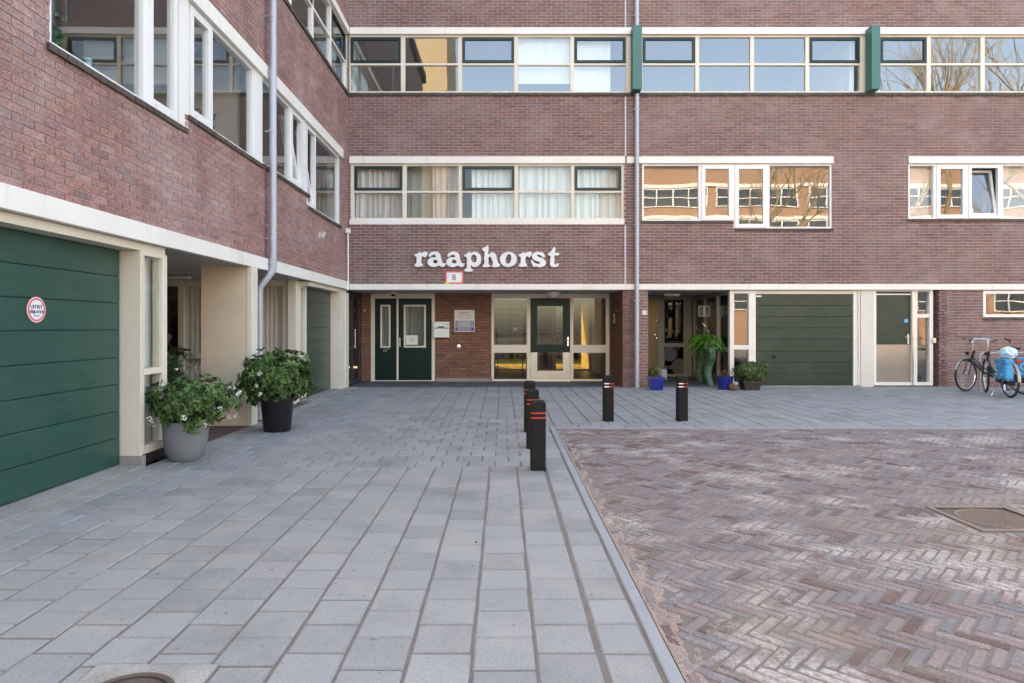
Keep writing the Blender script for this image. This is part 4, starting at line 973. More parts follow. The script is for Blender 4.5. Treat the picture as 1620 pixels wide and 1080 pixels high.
for i, y in enumerate((504, 510, 512.3, 514.6, 516.8, 520.6, 522.6)):
    w = (9, 10, 9.5, 11.5, 9.5, 11.5, 10.5)[i]
    obj('print_line', MB().box(QX(734.5 - w), QX(734.5 + w), YP - .0345, YP - .0327 if i else YP - .0302, QZ(y) - .006, QZ(y) + .006), MATS['plate_white'] if i else MATS['plate_grey'], t)
t = thing('letterbox', 'square aluminium letterbox beside the dark green double door', 'letterbox', (QX(699), YP, QZ(534)), world=True)
obj('body', MB().box(QX(686.5), QX(711.5), YP - .13, YP - .013, QZ(534.5), QZ(520)), mat('letterbox_alu', (.50, .52, .55), .35, .6, col2=(.42, .44, .46), nscale=9), t, bevel=.006)
obj('flap', MB().box(QX(686.3), QX(711.7), YP - .136, YP - .013, QZ(519.4), QZ(509.5)), MATS['letterbox_alu'], t, bevel=.006)
obj('name_plate', MB().box(QX(694), QX(703.5), YP - .141, YP - .1365, QZ(519), QZ(516.5)), mat('plate_brown', (.16, .10, .09), .5), t)
text('13A', .075, (QX(707.6), YP - .138, QZ(514)), DARK, t)
t = thing('bell', 'round steel bell push on the brick below the information plate', 'bell', (QX(726), YP - .01, QZ(547)))
obj('plate', MB().lathe([(0, 0), (.055, 0), (.055, -.02), (.048, -.028), (0, -.03)], n=24, axis='y'), STEEL, t, smooth=True); obj('button', MB().lathe([(0, -.028), (.022, -.03), (.022, -.038), (0, -.042)], n=16, axis='y'), ALU, t)
obj('mount', MB().lathe([(0, .0), (.068, 0), (.068, -.006), (0, -.006)], n=24, axis='y'), DARK, t)
t = obj('bell', MB().lathe([(0, 0), (.034, 0), (.034, -.015), (.02, -.022), (0, -.025)], (QX(577.3), YP - .008, QZ(491.5)), 18, 'y').lathe([(0, -.02), (.012, -.022), (.012, -.03), (0, -.032)], (QX(577.3), YP - .008, QZ(491.5)), 12, 'y'), mat('old_brass', (.50, .42, .27), .4, .6), smooth=True); tag(t, 'small brass bell push on the narrow brick strip beside the green door', 'bell')
t = thing('intercom', 'beige intercom panel on the inner side of the brick pier', 'intercom', (PIER0 - .008, 15.45, QZ(507)))
obj('panel', MB().box(-.018, 0, -.07, .07, -.08, .14), mat('beige_panel', (.58, .50, .36), .45), t, bevel=.004); obj('button', MB().box(-.024, -.0185, -.03, .03, -.04, -.02).box(-.024, -.0185, -.03, .03, .0, .02).box(-.024, -.0185, -.03, .03, .04, .06), DARK, t)
t = thing('house_number', 'white plate with number 13 on the brick pier', 'number plate', (PX(1019.5), D - .01, PZ(495)), world=True)
obj('plate', MB().box(PX(1016), PX(1023.3), D - .022, D - .011, PZ(498.4), PZ(491.6)), PVC, t); text('13', .082, (PX(1019.6), D - .0235, PZ(495)), DARK, t)
t = thing('dome_camera', 'white dome camera under the porch ceiling above the green door', 'camera', (PX(622, 15.3), 15.3, zF0 - .012))
obj('base', MB().lathe([(.075, 0), (.075, -.035), (.06, -.045), (0, -.045)], n=24), PVC, t, smooth=True); obj('dome', MB().lathe([(.05, -.045), (.048, -.07), (.03, -.09), (0, -.098)], n=20), BLACK, t, smooth=True)
t = thing('ceiling_lamp', 'white half globe lamp under the porch ceiling above the entrance door', 'lamp', (PX(875.5, 15.3), 15.3, zF0 - .012))
obj('base', MB().lathe([(.17, 0), (.17, -.02), (0, -.02)], n=28), PVC, t); obj('globe', MB().lathe([(.165, -.021), (.16, -.05), (.13, -.095), (.07, -.125), (0, -.135)], n=28), mat('opal_glass', (.62, .64, .70), .25), t, smooth=True)
t = thing('ceiling_lamp', 'flat white strip lamp under the ceiling of entry 13', 'lamp', (PX(1063, 16), 16.0, zF0 - .012))
obj('base', MB().box(-.20, .20, -.05, .05, -.02, 0), ALU, t); obj('diffuser', MB().box(-.19, .19, -.045, .045, -.06, -.021), PVC, t, bevel=.012)
t = thing('ceiling_lamp', 'oblong white lamp under the recess ceiling of the left wing', 'lamp', (PX(285, 10.2), 10.2, 2.177))
obj('base', MB().box(-.17, .17, -.06, .06, -.02, 0), ALU, t); obj('diffuser', MB().box(-.16, .16, -.055, .055, -.07, -.021), PVC, t, bevel=.015)
t = obj('door_closer_box', MB().box(FX(1198), FX(1206), D + .045, D + .069, FZ(470.2), FZ(467.8)), PVC); tag(t, 'small white contact box at the top left of the olive garage door', 'contact box')
t = obj('door_box', MB().box(FX(1475.5), FX(1480.5), D - .01, D + .038, FZ(541.5), FZ(535.5)), STEEL, bevel=.004); tag(t, 'small metal key box on the frame beside the brick reveal', 'key box')
# round driveway sticker on the near garage door
cy = 1010 * 3.705 / (795 - 58); cz = PZ(490.5, cy)
t = thing('round_sign', 'round red and white driveway sticker on the near green garage door', 'sign', (-3.708, cy, cz), world=True)
obj('disc', MB().lathe([(0, 0), (.100, 0), (.100, .003), (0, .003)], (-3.709, cy, cz), 36, 'x'), PVC, t)
obj('ring', MB().lathe([(.079, .003), (.093, .003), (.093, .0045), (.079, .0045)], (-3.709, cy, cz), 36, 'x', False).lathe([(.0985, -.0005), (.104, -.0005), (.104, .002), (.0985, .002)], (-3.709, cy, cz), 36, 'x', False), RED, t)
text('UITRIT', .044, (-3.7048, cy, cz + .022), NAVY, t, rz=R(90)); text('VRIJLATEN', .036, (-3.7048, cy, cz - .018), NAVY, t, rz=R(90), sx=.9)
obj('underline', MB().box(-3.7055, -3.7042, cy - .03, cy + .03, cz - .052, cz - .046), NAVY, t)
t = thing('hanging_lantern', 'square dark lantern with white bars hanging in front of the entry glazing', 'lantern', (PX(1112, 15.9), 15.9, PZ(493, 15.9)))
obj('glass_box', MB().box(-.105, .105, -.10, .10, -.105, .105), mat('lantern_glass', (.015, .018, .03), .15), t)
mb = MB()
for x in (-.14, .125): mb.box(x, x + .015, -.115, -.1, -.13, .13)
for z in (-.13, .115): mb.box(-.125, .125, -.115, -.1, z, z + .015)
for k in range(5): z = -.085 + k * .042; mb.box(-.125, .125, -.108, -.102, z, z + .008)
mb.box(-.02, .02, -.113, -.103, -.115, .115); obj('bars', mb, mat('lantern_bar', (.55, .57, .6), .5), t); obj('cord', MB().tube([(0, 0, .105), (0, 0, zF0 - .013 - PZ(493, 15.9))], .008, 6), DARK, t)
# ------------------------------------------------------------------ bollards
POSTM = mat('black_recycled_post', (.011, .0105, .011), .62, spec=.15, col2=(.02, .019, .019), nscale=14, bump=.5, bscale=70, stretch=(1, 1, .25))
BRED = mat('reflective_red', (.42, .03, .022), .4); BWHT = mat('reflective_white', (.78, .78, .78), .35)
def bollard(label, x, y, white):
    t = thing('bollard', label, 'bollard', (x, y, 0), rz=random.uniform(-.05, .05), group='black bollards on the pavement'); w = .0715
    def sq(z0, z1, w, c=.010, w1=None):
        w1 = w if w1 is None else w1
        P = lambda ww, z: [(ww - c, -ww, z), (ww, -ww + c, z), (ww, ww - c, z), (ww - c, ww, z), (-ww + c, ww, z), (-ww, ww - c, z), (-ww, -ww + c, z), (-ww + c, -ww, z)]
        return P(w, z0) + P(w1, z1), [tuple(i for i in (k, (k + 1) % 8, (k + 1) % 8 + 8, k + 8)) for k in range(8)] + [tuple(range(7, -1, -1)), tuple(range(8, 16))]
    mb = MB()
    for a, b, ww, w1 in ((-.05, .485, w, w), (.485, .51, w - .004, w - .004), (.51, .53, w, w), (.53, .555, w - .004, w - .004), (.555, .635, w, w), (.635, .655, w, w - .018)):
        mb.add(*sq(a, b, ww, w1=w1))
    obj('post', mb, POSTM, t)
    for a in (.487, .532):
        v, f = sq(a + .003, a + .018, w - .0015)
        obj('reflective_band', MB().add(v, f), BRED, t)
        if white: obj('reflective_band', MB().box(-w + .006, .004, -w - .0008, -w + .0025, a + .003, a + .018), BWHT, t)
bollard('nearest black bollard with red rings, first in the row of three', .338, 6.09, False)
bollard('middle black bollard with red rings in the row of three', .338, 7.18, False)
bollard('farthest black bollard in the row of three, nearest the entrance', .352, 8.29, False)
bollard('black bollard with white and red bands standing in front of the brick pier', 1.525, 9.22, True)
bollard('black bollard with white and red bands standing in front of entry 13', 2.59, 9.22, True)

# ------------------------------------------------------------------ plants
LEAF_D = mat('viburnum_leaf', (.055, .115, .032), .5, spec=.3, island=.55, col2=(.11, .19, .05), nscale=6, trans=.18)
LEAF_B = mat('bright_bush_leaf', (.085, .13, .035), .5, island=.4, col2=(.09, .13, .035), nscale=6, trans=.2)
LEAF_F = mat('fern_leaf', (.16, .42, .06), .5, island=.35, trans=.3)
FLOW = mat('white_flower', (.72, .70, .62), .7, island=.15)
STEM = mat('stem_bark', (.09, .06, .04), .8); SOIL = mat('potting_soil', (.035, .024, .018), .95, bump=.8, bscale=90)
def leaf(mb, p, dirv, L, wd, bend=.25, up=None):
    d = Vector(dirv).normalized(); up = Vector(up or (random.gauss(0, .35), random.gauss(0, .35), 1)); s = d.cross(up)
    if s.length < .05: s = d.cross(Vector((1, .3, 0)))
    s.normalize(); n = s.cross(d).normalized(); p = Vector(p)
    m1, m2, tip = p + d * L * .35 + n * L * .06, p + d * L * .7 + n * L * .02, p + d * L - n * L * bend
    mb.add([p, m1 + s * wd * .5 + n * wd * .14, m1, m1 - s * wd * .5 + n * wd * .14, m2 + s * wd * .38 + n * wd * .1, m2, m2 - s * wd * .38 + n * wd * .1, tip],
           [(0, 2, 1), (0, 3, 2), (1, 2, 5, 4), (2, 3, 6, 5), (4, 5, 7), (5, 6, 7)])
def shrub(parent, c, rx, ry, rz, nl, L, wd, m, nfl=0, nst=14, base=(0, 0, 0), floor=None, droop=0.0, shell=.55, seedlump=9):
    lumps = [Vector((random.gauss(0, 1), random.gauss(0, 1), random.gauss(0, 1))).normalized() for _ in range(seedlump)]
    mb = MB(); c = Vector(c); ends = []
    def pt():
        while True:
            d = Vector((random.gauss(0, 1), random.gauss(0, 1), random.gauss(0, 1))).normalized()
            bumpy = .70 + .42 * max(max(0, d.dot(l)) ** 6 for l in lumps) + random.uniform(-.06, .06)
            r = (shell + (1 - shell) * random.random() ** .5) * bumpy
            q = c + Vector((d.x * rx * r, d.y * ry * r, d.z * rz * r))
            if floor is None or q.z > floor - droop * max(0, math.hypot(d.x, d.y) - .55): return q, d, r
    nclu = nl // 6
    for _ in range(nclu):
        q, d, r = pt(); axis = (d + Vector((random.gauss(0, .35), random.gauss(0, .35), .35 + random.gauss(0, .3)))).normalized()
        for k in range(6):
            a = k * 1.05 + random.uniform(-.3, .3); s = axis.cross(Vector((.3, .5, .81))).normalized(); b = axis.cross(s)
            dv = axis * random.uniform(.15, .75) + s * math.cos(a) + b * math.sin(a)
            leaf(mb, q + axis * L * .12 * (k % 3), dv, L * random.uniform(.65, 1.15), wd * random.uniform(.75, 1.15), random.uniform(.05, .35), up=axis)
    o = obj('foliage', mb, m, parent, recalc=False); o['kind'] = 'stuff'
    st = MB(); b0 = Vector(base)
    for k in range(nst):
        q, d, r = pt(); a = b0 + Vector((random.uniform(-.05, .05), random.uniform(-.05, .05), 0))
        mid = a.lerp(q, .5) + Vector((0, 0, .06 * rz)); st.tube([a, mid, a.lerp(q, .92)], [.009, .006, .003], 5)
    obj('stems', st, STEM, parent)
    for k in range(nfl):
        q, d, r = pt(); q = c + Vector((d.x * rx, d.y * ry, d.z * rz)) * (.93 + .1 * random.random()); f = MB()
        if d.y > .55 or (floor and q.z < floor): continue
        for j in range(random.randint(14, 24)):
            u = Vector((random.gauss(0, 1), random.gauss(0, 1), random.gauss(0, 1) + .4)).normalized() * .027 * random.uniform(.5, 1.2); s = random.uniform(.006, .010); e = q + u
            n = u.normalized(); t1 = n.orthogonal().normalized(); t2 = n.cross(t1)
            f.add([e + t1 * s, e + t2 * s, e - t1 * s, e - t2 * s, e + n * s * .5], [(0, 1, 4), (1, 2, 4), (2, 3, 4), (3, 0, 4)])
        obj('flower_cluster', f, FLOW, parent, recalc=False)
def pot(name, label, loc, prof, m, cat='pot', soil=None):
    t = thing(name, label, cat, loc)
    obj('shell', MB().lathe(prof, n=36), m, t, smooth=True)
    if soil: obj('soil', MB().lathe([(0, soil[1] + .01), (soil[0] * .6, soil[1] + .012), (soil[0], soil[1])], n=24), SOIL, t)
    return t
def pl(label, loc, name='shrub', cat='plant', group=None): return thing(name, label, cat, loc, group=group)
GREYPOT = mat('grey_fibre_pot', (.17, .175, .19), .75, col2=(.13, .135, .15), nscale=4, bump=.15, dirt=((.24, .22, .19), 6, .58, .75, .6))
x1, y1 = -3.235, 6.52
pot('plant_pot', 'round grey fibre pot holding the near white flowering shrub', (x1, y1, .004), [(.02, 0), (.135, 0), (.165, .03), (.195, .12), (.212, .24), (.218, .40), (.205, .402), (.198, .36), (.19, .34)], GREYPOT, soil=(.196, .345))
t = pl('white flowering viburnum in the grey pot near the garage sidelight', (x1, y1, .352))
shrub(t, (.06, 0, .21), .50, .44, .27, 1900, .066, .036, LEAF_D, 17, 22, floor=.02, droop=.25, shell=.35)
x2, y2 = -2.94, 8.33
pot('plant_pot', 'tall black glossy pot holding the larger shrub by the downpipe', (x2, y2, 0), [(.02, 0), (.165, 0), (.172, .02), (.215, .44), (.222, .46), (.205, .462), (.195, .40)], mat('black_glazed_pot', (.010, .009, .011), .28), soil=(.2, .41))
t = pl('large viburnum with few white flowers in the black pot', (x2, y2, .417))
shrub(t, (0, 0, .26), .54, .50, .40, 2900, .082, .042, LEAF_D, 13, 26, floor=-.06, droop=.25, shell=.35)
BLUE = mat('blue_glazed_pot', (.008, .022, .20), .22, col2=(.012, .03, .26), nscale=5)
def sqpot(label, loc, w0, w1, h, m):
    t = thing('plant_pot', label, 'pot', loc); mb = MB()
    q = lambda w, z: [(-w, -w, z), (w, -w, z), (w, w, z), (-w, w, z)]
    mb.add(q(w0, 0) + q(w1, h - .04) + q(w1 + .015, h - .04) + q(w1 + .015, h) + q(w1 - .01, h) + q(w1 - .02, h - .05), [(3, 2, 1, 0)] + [(a + i, a + (i + 1) % 4, a + 4 + (i + 1) % 4, a + 4 + i) for a in (0, 4, 8, 12, 16) for i in range(4)] + [(20, 21, 22, 23)])
    obj('shell', mb, m, t); obj('soil', MB().box(-w1 + .025, w1 - .025, -w1 + .025, w1 - .025, h - .06, h - .035), SOIL, t); return t
xb, yb = PX(1038, 13.75), 13.75
sqpot('square blue glazed pot at the foot of the brick pier', (xb, yb, 0), .115, .145, .28, BLUE)
t = pl('small young green plant in the square blue pot by the pier', (xb, yb, .245), 'small_plant'); shrub(t, (0, 0, .16), .14, .13, .13, 110, .06, .035, LEAF_B, 0, 8, shell=.3)
xc, yc = PX(1147, 13.85), 13.85
pot('plant_pot', 'round blue glazed pot with dry red plant by the entry glazing', (xc, yc, 0), [(.02, 0), (.13, 0), (.14, .02), (.172, .26), (.18, .28), (.165, .28), (.155, .22)], BLUE, soil=(.155, .23))
t = pl('dry reddish heather in the round blue pot', (xc, yc, .235), 'small_plant'); shrub(t, (0, 0, .10), .14, .13, .09, 260, .035, .008, mat('dry_red_leaf', (.16, .06, .04), .8, island=.4), 0, 16, shell=.2)
xd, yd = PX(1186, 13.8), 13.8
sqpot('small dark square pot under the bushy plant beside the garage', (xd, yd, 0), .15, .19, .20, mat('dark_brown_pot', (.035, .028, .025), .7))
t = pl('bushy yellow green shrub in the dark pot beside the olive garage door', (xd, yd, .165)); shrub(t, (0, 0, .24), .38, .32, .27, 7200, .034, .020, LEAF_B, 0, 24, floor=-.02, droop=.3, shell=.4)
bm = bmesh.new(); bmesh.ops.create_icosphere(bm, subdivisions=2, radius=.1)
for v in bm.verts: v.co = Vector((v.co.x * 1.0, v.co.y * .8, v.co.z * .85)) * random.uniform(.85, 1.15)
me = bpy.data.meshes.new('stone'); bm.to_mesh(me); bm.free(); o = link('stone', me, mat('brown_stone', (.13, .075, .06), .9, col2=(.08, .05, .045), nscale=20, bump=.6)); o.location = (PX(1160, 13.62), 13.62, .07); tag(o, 'rough brown stone lying between the blue pot and the bush', 'stone')
# fern stand along the entry glazing
MARB = mat('green_carved_stone', (.10, .22, .14), .55, col2=(.012, .03, .02), nscale=13, namt=1.0, bump=1.0, bscale=22, detail=6)
t = thing('plant_stand', 'green carved stand with two curling legs by the entry glazing', 'plant stand', (4.84, 15.2, 0))
def stand_leg(y0, side):
    mb = MB(); N = 12; ringsz = []
    for i in range(N + 1):
        z = .84 * (1 - i / N); k = i / N; w = .24 * (1 - .5 * k) + .05 * math.sin(k * 7) + .03 * math.sin(k * 9); yc_ = y0 + side * (.10 * math.sin(k * 3.0) - .05); th = .07 * (1 - .4 * k) + .02
        xo = .03 * math.sin(k * 6.5)
        ringsz.append([(xo - th, yc_ - w / 2, z), (xo + th * .4, yc_ - w / 2, z), (xo + th, yc_, z), (xo + th * .4, yc_ + w / 2, z), (xo - th, yc_ + w / 2, z), (xo - th * 1.5, yc_, z)])
    vs_ = [p for r in ringsz for p in r]; fs_ = [(i * 6 + k, i * 6 + (k + 1) % 6, i * 6 + 6 + (k + 1) % 6, i * 6 + 6 + k) for i in range(N) for k in range(6)] + [tuple(range(6)), tuple(N * 6 + k for k in range(6))]
    return mb.add(vs_, fs_)
obj('leg', stand_leg(-.36, 1), MARB, t, smooth=True); obj('leg', stand_leg(.42, -1), MARB, t, smooth=True)
obj('top', MB().box(-.15, .12, -.52, .60, .842, .875), MARB, t, bevel=.01)
t = thing('fern_planter', 'long black planter on top of the green carved stand', 'pot', (4.83, 15.25, .876)); obj('shell', ring(MB(), lambda u, d, z: (u, z, d), -.12, .12, -.48, .50, .02, 0, .17).box(-.1, .1, -.46, .48, 0, .02), BLACK, t); obj('soil', MB().box(-.099, .099, -.459, .479, .09, .13), SOIL, t)
def fern(label, x, y, z, n, L):
    t = thing('fern', label, 'fern', (x, y, z), group='ferns in the black planter'); mb = MB()
    for k in range(n):
        a = random.uniform(0, 6.28); el = random.uniform(.1, 1.35); l = L * random.uniform(.45, 1.15); pts = []
        for i in range(11):
            s = i / 10 * l; pts.append(Vector((math.cos(a) * s * math.cos(el) + 0, math.sin(a) * s * math.cos(el), s * math.sin(el) - .85 * s * s / L)))
        for i in range(1, 10):
            w = .085 * math.sin(math.pi * (i + 1) / 12) + .015; d = (pts[i + 1] - pts[i]).normalized(); sd_ = d.cross(Vector((0, 0, 1))).normalized()
            for sg in (-1, 1): leaf(mb, pts[i], sd_ * sg + d * .5, w, .03, .15, up=(0, 0, 1))
    obj('fronds', mb, LEAF_F, t, recalc=False)['kind'] = 'stuff'
    obj('crown', MB().lathe([(.03, 0), (.02, .04), (0, .05)], n=8), STEM, t)
fern('bright green fern at the near end of the black planter', 4.80, 14.95, .99, 70, .56); fern('fern at the far end of the black planter toward the bronze door', 4.80, 15.62, .99, 60, .52)
t = thing('peace_lily', 'white lily blooms rising behind the fern near the lantern', 'plant', (4.86, 15.3, 1.0)); mb = MB(); fl = MB()
for k, (dx, dy, z) in enumerate(((-.06, .3, .26), (.0, 0.0, .33), (.02, -.1, .24), (.0, -.3, .18))):
    mb.tube([(0, 0, 0), (dx * .6, dy * .6, z * .7), (dx, dy, z)], .006, 5); leaf(fl, (dx, dy, z - .02), (-.4, .2, .8), .15, .06, .1)
obj('stalk', mb, LEAF_D, t); obj('bloom', fl, FLOW, t, recalc=False)
t = obj('grey_box', MB().box(3.98, 4.2, 16.3, 16.7, .012, .28), mat('pale_grey_box', (.42, .44, .50), .5), bevel=.015); tag(t, 'pale grey plastic box on the floor by the bronze door', 'box')

mb = MB()
for _ in range(60):
    cx_, cy_ = random.choice(((x1, y1), (x2, y2))); a = random.uniform(0, 6.28); r = random.uniform(.24, .75); x, y = cx_ + r * math.cos(a), cy_ + r * math.sin(a)
    if x < -3.15: continue
    s_ = random.uniform(.004, .009); mb.add([(x + s_ * math.cos(q), y + s_ * math.sin(q), .008 + .003 * (q > 2)) for q in (0, 1.57, 3.14, 4.71)], [(0, 1, 2, 3)])
tag(obj('fallen_petals', mb, FLOW), 'tiny white petals dropped on the slabs around the two shrubs', 'petals', kind='stuff')
# ------------------------------------------------------------------ things in the left recess
t = thing('mobility_scooter', 'dark mobility scooter with mirror parked in the left recess', 'scooter', (-4.9, 10.25, 0), rz=R(8))
for x, y in ((-.55, -.24), (-.55, .24), (.5, -.27), (.5, .27)):
    obj('wheel', MB().lathe([(.05, -.05), (.14, -.05), (.16, -.03), (.16, .03), (.14, .05), (.05, .05)], (x, y, .16), 20, 'y'), RUBBER, t, smooth=True)
obj('deck', MB().box(-.60, .62, -.22, .22, .15, .22), BLACK, t, bevel=.03); obj('rear_cover', MB().box(.12, .66, -.26, .26, .222, .48), mat('dark_grey_plastic', (.03, .03, .035), .4), t, bevel=.06)
obj('seat', MB().box(.14, .62, -.24, .24, .55, .66).tube([(.36, 0, .482), (.36, 0, .552)], .04, 10), BLACK, t, bevel=.03); obj('backrest', MB().box(.56, .66, -.23, .23, .665, 1.15), BLACK, t, bevel=.035)
obj('tiller', MB().tube([(-.50, 0, .2), (-.42, 0, .6), (-.30, 0, .93)], .035, 10).box(-.38, -.24, -.12, .12, .90, .96), BLACK, t); obj('handlebar', MB().tube([(-.20, -.30, .97), (-.32, -.22, 1.0), (-.34, 0, .99), (-.32, .22, 1.0), (-.20, .30, .97)], .016, 8), BLACK, t, smooth=True)
obj('basket', ring(MB(), lambda u, d, z: (u, z, d), -.66, -.44, -.17, .17, .012, .55, .78).box(-.648, -.452, -.158, .158, .55, .56), DARK, t)
obj('mirror', MB().tube([(-.30, -.22, 1.0), (-.34, -.30, 1.14)], .006, 6).lathe([(0, 0), (.06, 0), (.065, .02), (.03, .035), (0, .04)], (-.34, -.32, 1.18), 18, 'y'), ALU, t, smooth=True)
t = thing('armchair', 'dark high backed chair standing in the left recess behind the plant', 'chair', (-5.98, 10.9, 0)); obj('seat', MB().box(-.22, .2, -.25, .25, .36, .48), DARK, t, bevel=.03)
obj('backrest', MB().add(*(lambda pts: ([(x, y, z) for (y, z) in pts for x in (-.22, -.15)], [(2 * i, 2 * i + 1, (2 * i + 3) % (2 * len(pts)), (2 * i + 2) % (2 * len(pts))) for i in range(len(pts))] + [tuple(range(0, 2 * len(pts), 2)), tuple(range(1, 2 * len(pts), 2))]))([(-.25, .485), (.25, .485), (.27, 1.2), (.22, 1.42), (.1, 1.52), (-.1, 1.52), (-.22, 1.42), (-.27, 1.2)])), mat('brown_leather', (.035, .02, .016), .5), t).rotation_euler = (0, 0, 0)
for x in (-.18, .16):
    for y in (-.21, .21): obj('leg', MB().box(x - .02, x + .02, y - .02, y + .02, -.003, .359), DARK, t)
t = pl('tall narrow leaved green plant in the recess behind the near shrub', (-4.62, 8.9, -.004), 'potted_bamboo'); obj('container', MB().lathe([(.02, 0), (.12, 0), (.15, .25), (.135, .25), (.13, .2), (0, .2)], n=20), DARK, t, smooth=True)
shrub(t, (0, 0, .62), .24, .24, .50, 900, .13, .017, mat('bamboo_leaf', (.05, .11, .035), .5, island=.4, trans=.2), 0, 14, base=(0, 0, .2), shell=.15)
# plants and glasses on the wing's window sill
t = pl('leafy house plant on the sill inside the near wing window', (WX - .30, 5.12, 3.56), 'house_plant'); obj('container', MB().lathe([(.02, 0), (.06, 0), (.075, .12), (.0, .12)], n=16), PVC, t)
shrub(t, (0, .16, .26), .14, .32, .18, 190, .07, .045, mat('house_leaf', (.10, .19, .09), .5, island=.3, trans=.25), 0, 8, base=(0, 0, .12), shell=.2)
t = pl('small pale plant on the sill inside the second wing window', (WX - .28, 8.0, 3.73), 'house_plant'); obj('container', MB().lathe([(.02, 0), (.06, 0), (.075, .12), (.0, .12)], n=16), PVC, t); shrub(t, (0, 0, .25), .13, .2, .17, 120, .06, .04, MATS['house_leaf'], 0, 7, base=(0, 0, .12), shell=.2)
t = obj('glass_vase', MB().lathe([(.035, 0), (.045, .08), (.03, .16), (.04, .2), (.034, .2), (.026, .16), (.038, .08), (.028, .01), (0, .01)], (WX - .22, 5.72, 3.55), 18), mat('blue_vase', (.25, .42, .55), .15), smooth=True); tag(t, 'small pale blue vase on the near wing window sill', 'vase')
obj('inner_sill', MB().box(WX - .5, WX - .115, 4.95, 6.95, 3.50, 3.545).box(WX - .5, WX - .115, 7.08, 9.0, 3.69, 3.725), PVC, W)

# ------------------------------------------------------------------ bicycles
FRAME_D = mat('bike_frame_dark', (.018, .02, .028), .3); CHROME = mat('bike_chrome', (.62, .62, .63), .22, 1.0); BIKEGREY = mat('bike_silver_grey', (.30, .29, .28), .35, .6)
def wheel(parent, c, steer=0.0):
    M = Matrix.Translation(c) @ Matrix.Rotation(steer, 4, 'Z')
    ty = MB(); n = 40; m_ = 8
    def torus(R0, r, n, m_):
        V = [((R0 + r * math.cos(b)) * math.cos(a), r * math.sin(b), (R0 + r * math.cos(b)) * math.sin(a)) for a in np.arange(n) * 6.28318 / n for b in np.arange(m_) * 6.28318 / m_]
        return V, [(i * m_ + j, i * m_ + (j + 1) % m_, ((i + 1) % n) * m_ + (j + 1) % m_, ((i + 1) % n) * m_ + j) for i in range(n) for j in range(m_)]
    w_ = obj('wheel', MB().add(*torus(.322, .021, 40, 8)).xf(M), RUBBER, parent, smooth=True)
    obj('rim', MB().add(*torus(.300, .011, 40, 6)).xf(M), CHROME, w_, smooth=True)
    sp = MB()
    for k in range(28):
        a = k * 6.28318 / 28; s = .02 if k % 2 else -.02
        sp.tube([(.02 * math.cos(a + .8), s, .02 * math.sin(a + .8)), (.295 * math.cos(a), 0, .295 * math.sin(a))], .0013, 4, False)
    obj('spokes', sp.xf(M), CHROME, w_); obj('hub', MB().tube([(0, -.045, 0), (0, .045, 0)], .024, 12).xf(M), CHROME, w_, smooth=True)
def fender(parent, c, a0, a1, m, steer=0.0):
    V = []; n = 22
    for i in range(n + 1):
        a = a0 + (a1 - a0) * i / n
        for y, r in ((-.026, .352), (0, .362), (.026, .352)): V.append((r * math.cos(a), y, r * math.sin(a)))
    M = Matrix.Translation(c) @ Matrix.Rotation(steer, 4, 'Z')
    obj('mudguard', MB().add(V, [(i * 3 + k, i * 3 + k + 1, i * 3 + k + 4, i * 3 + k + 3) for i in range(n) for k in (0, 1)]).xf(M), m, parent, smooth=True)
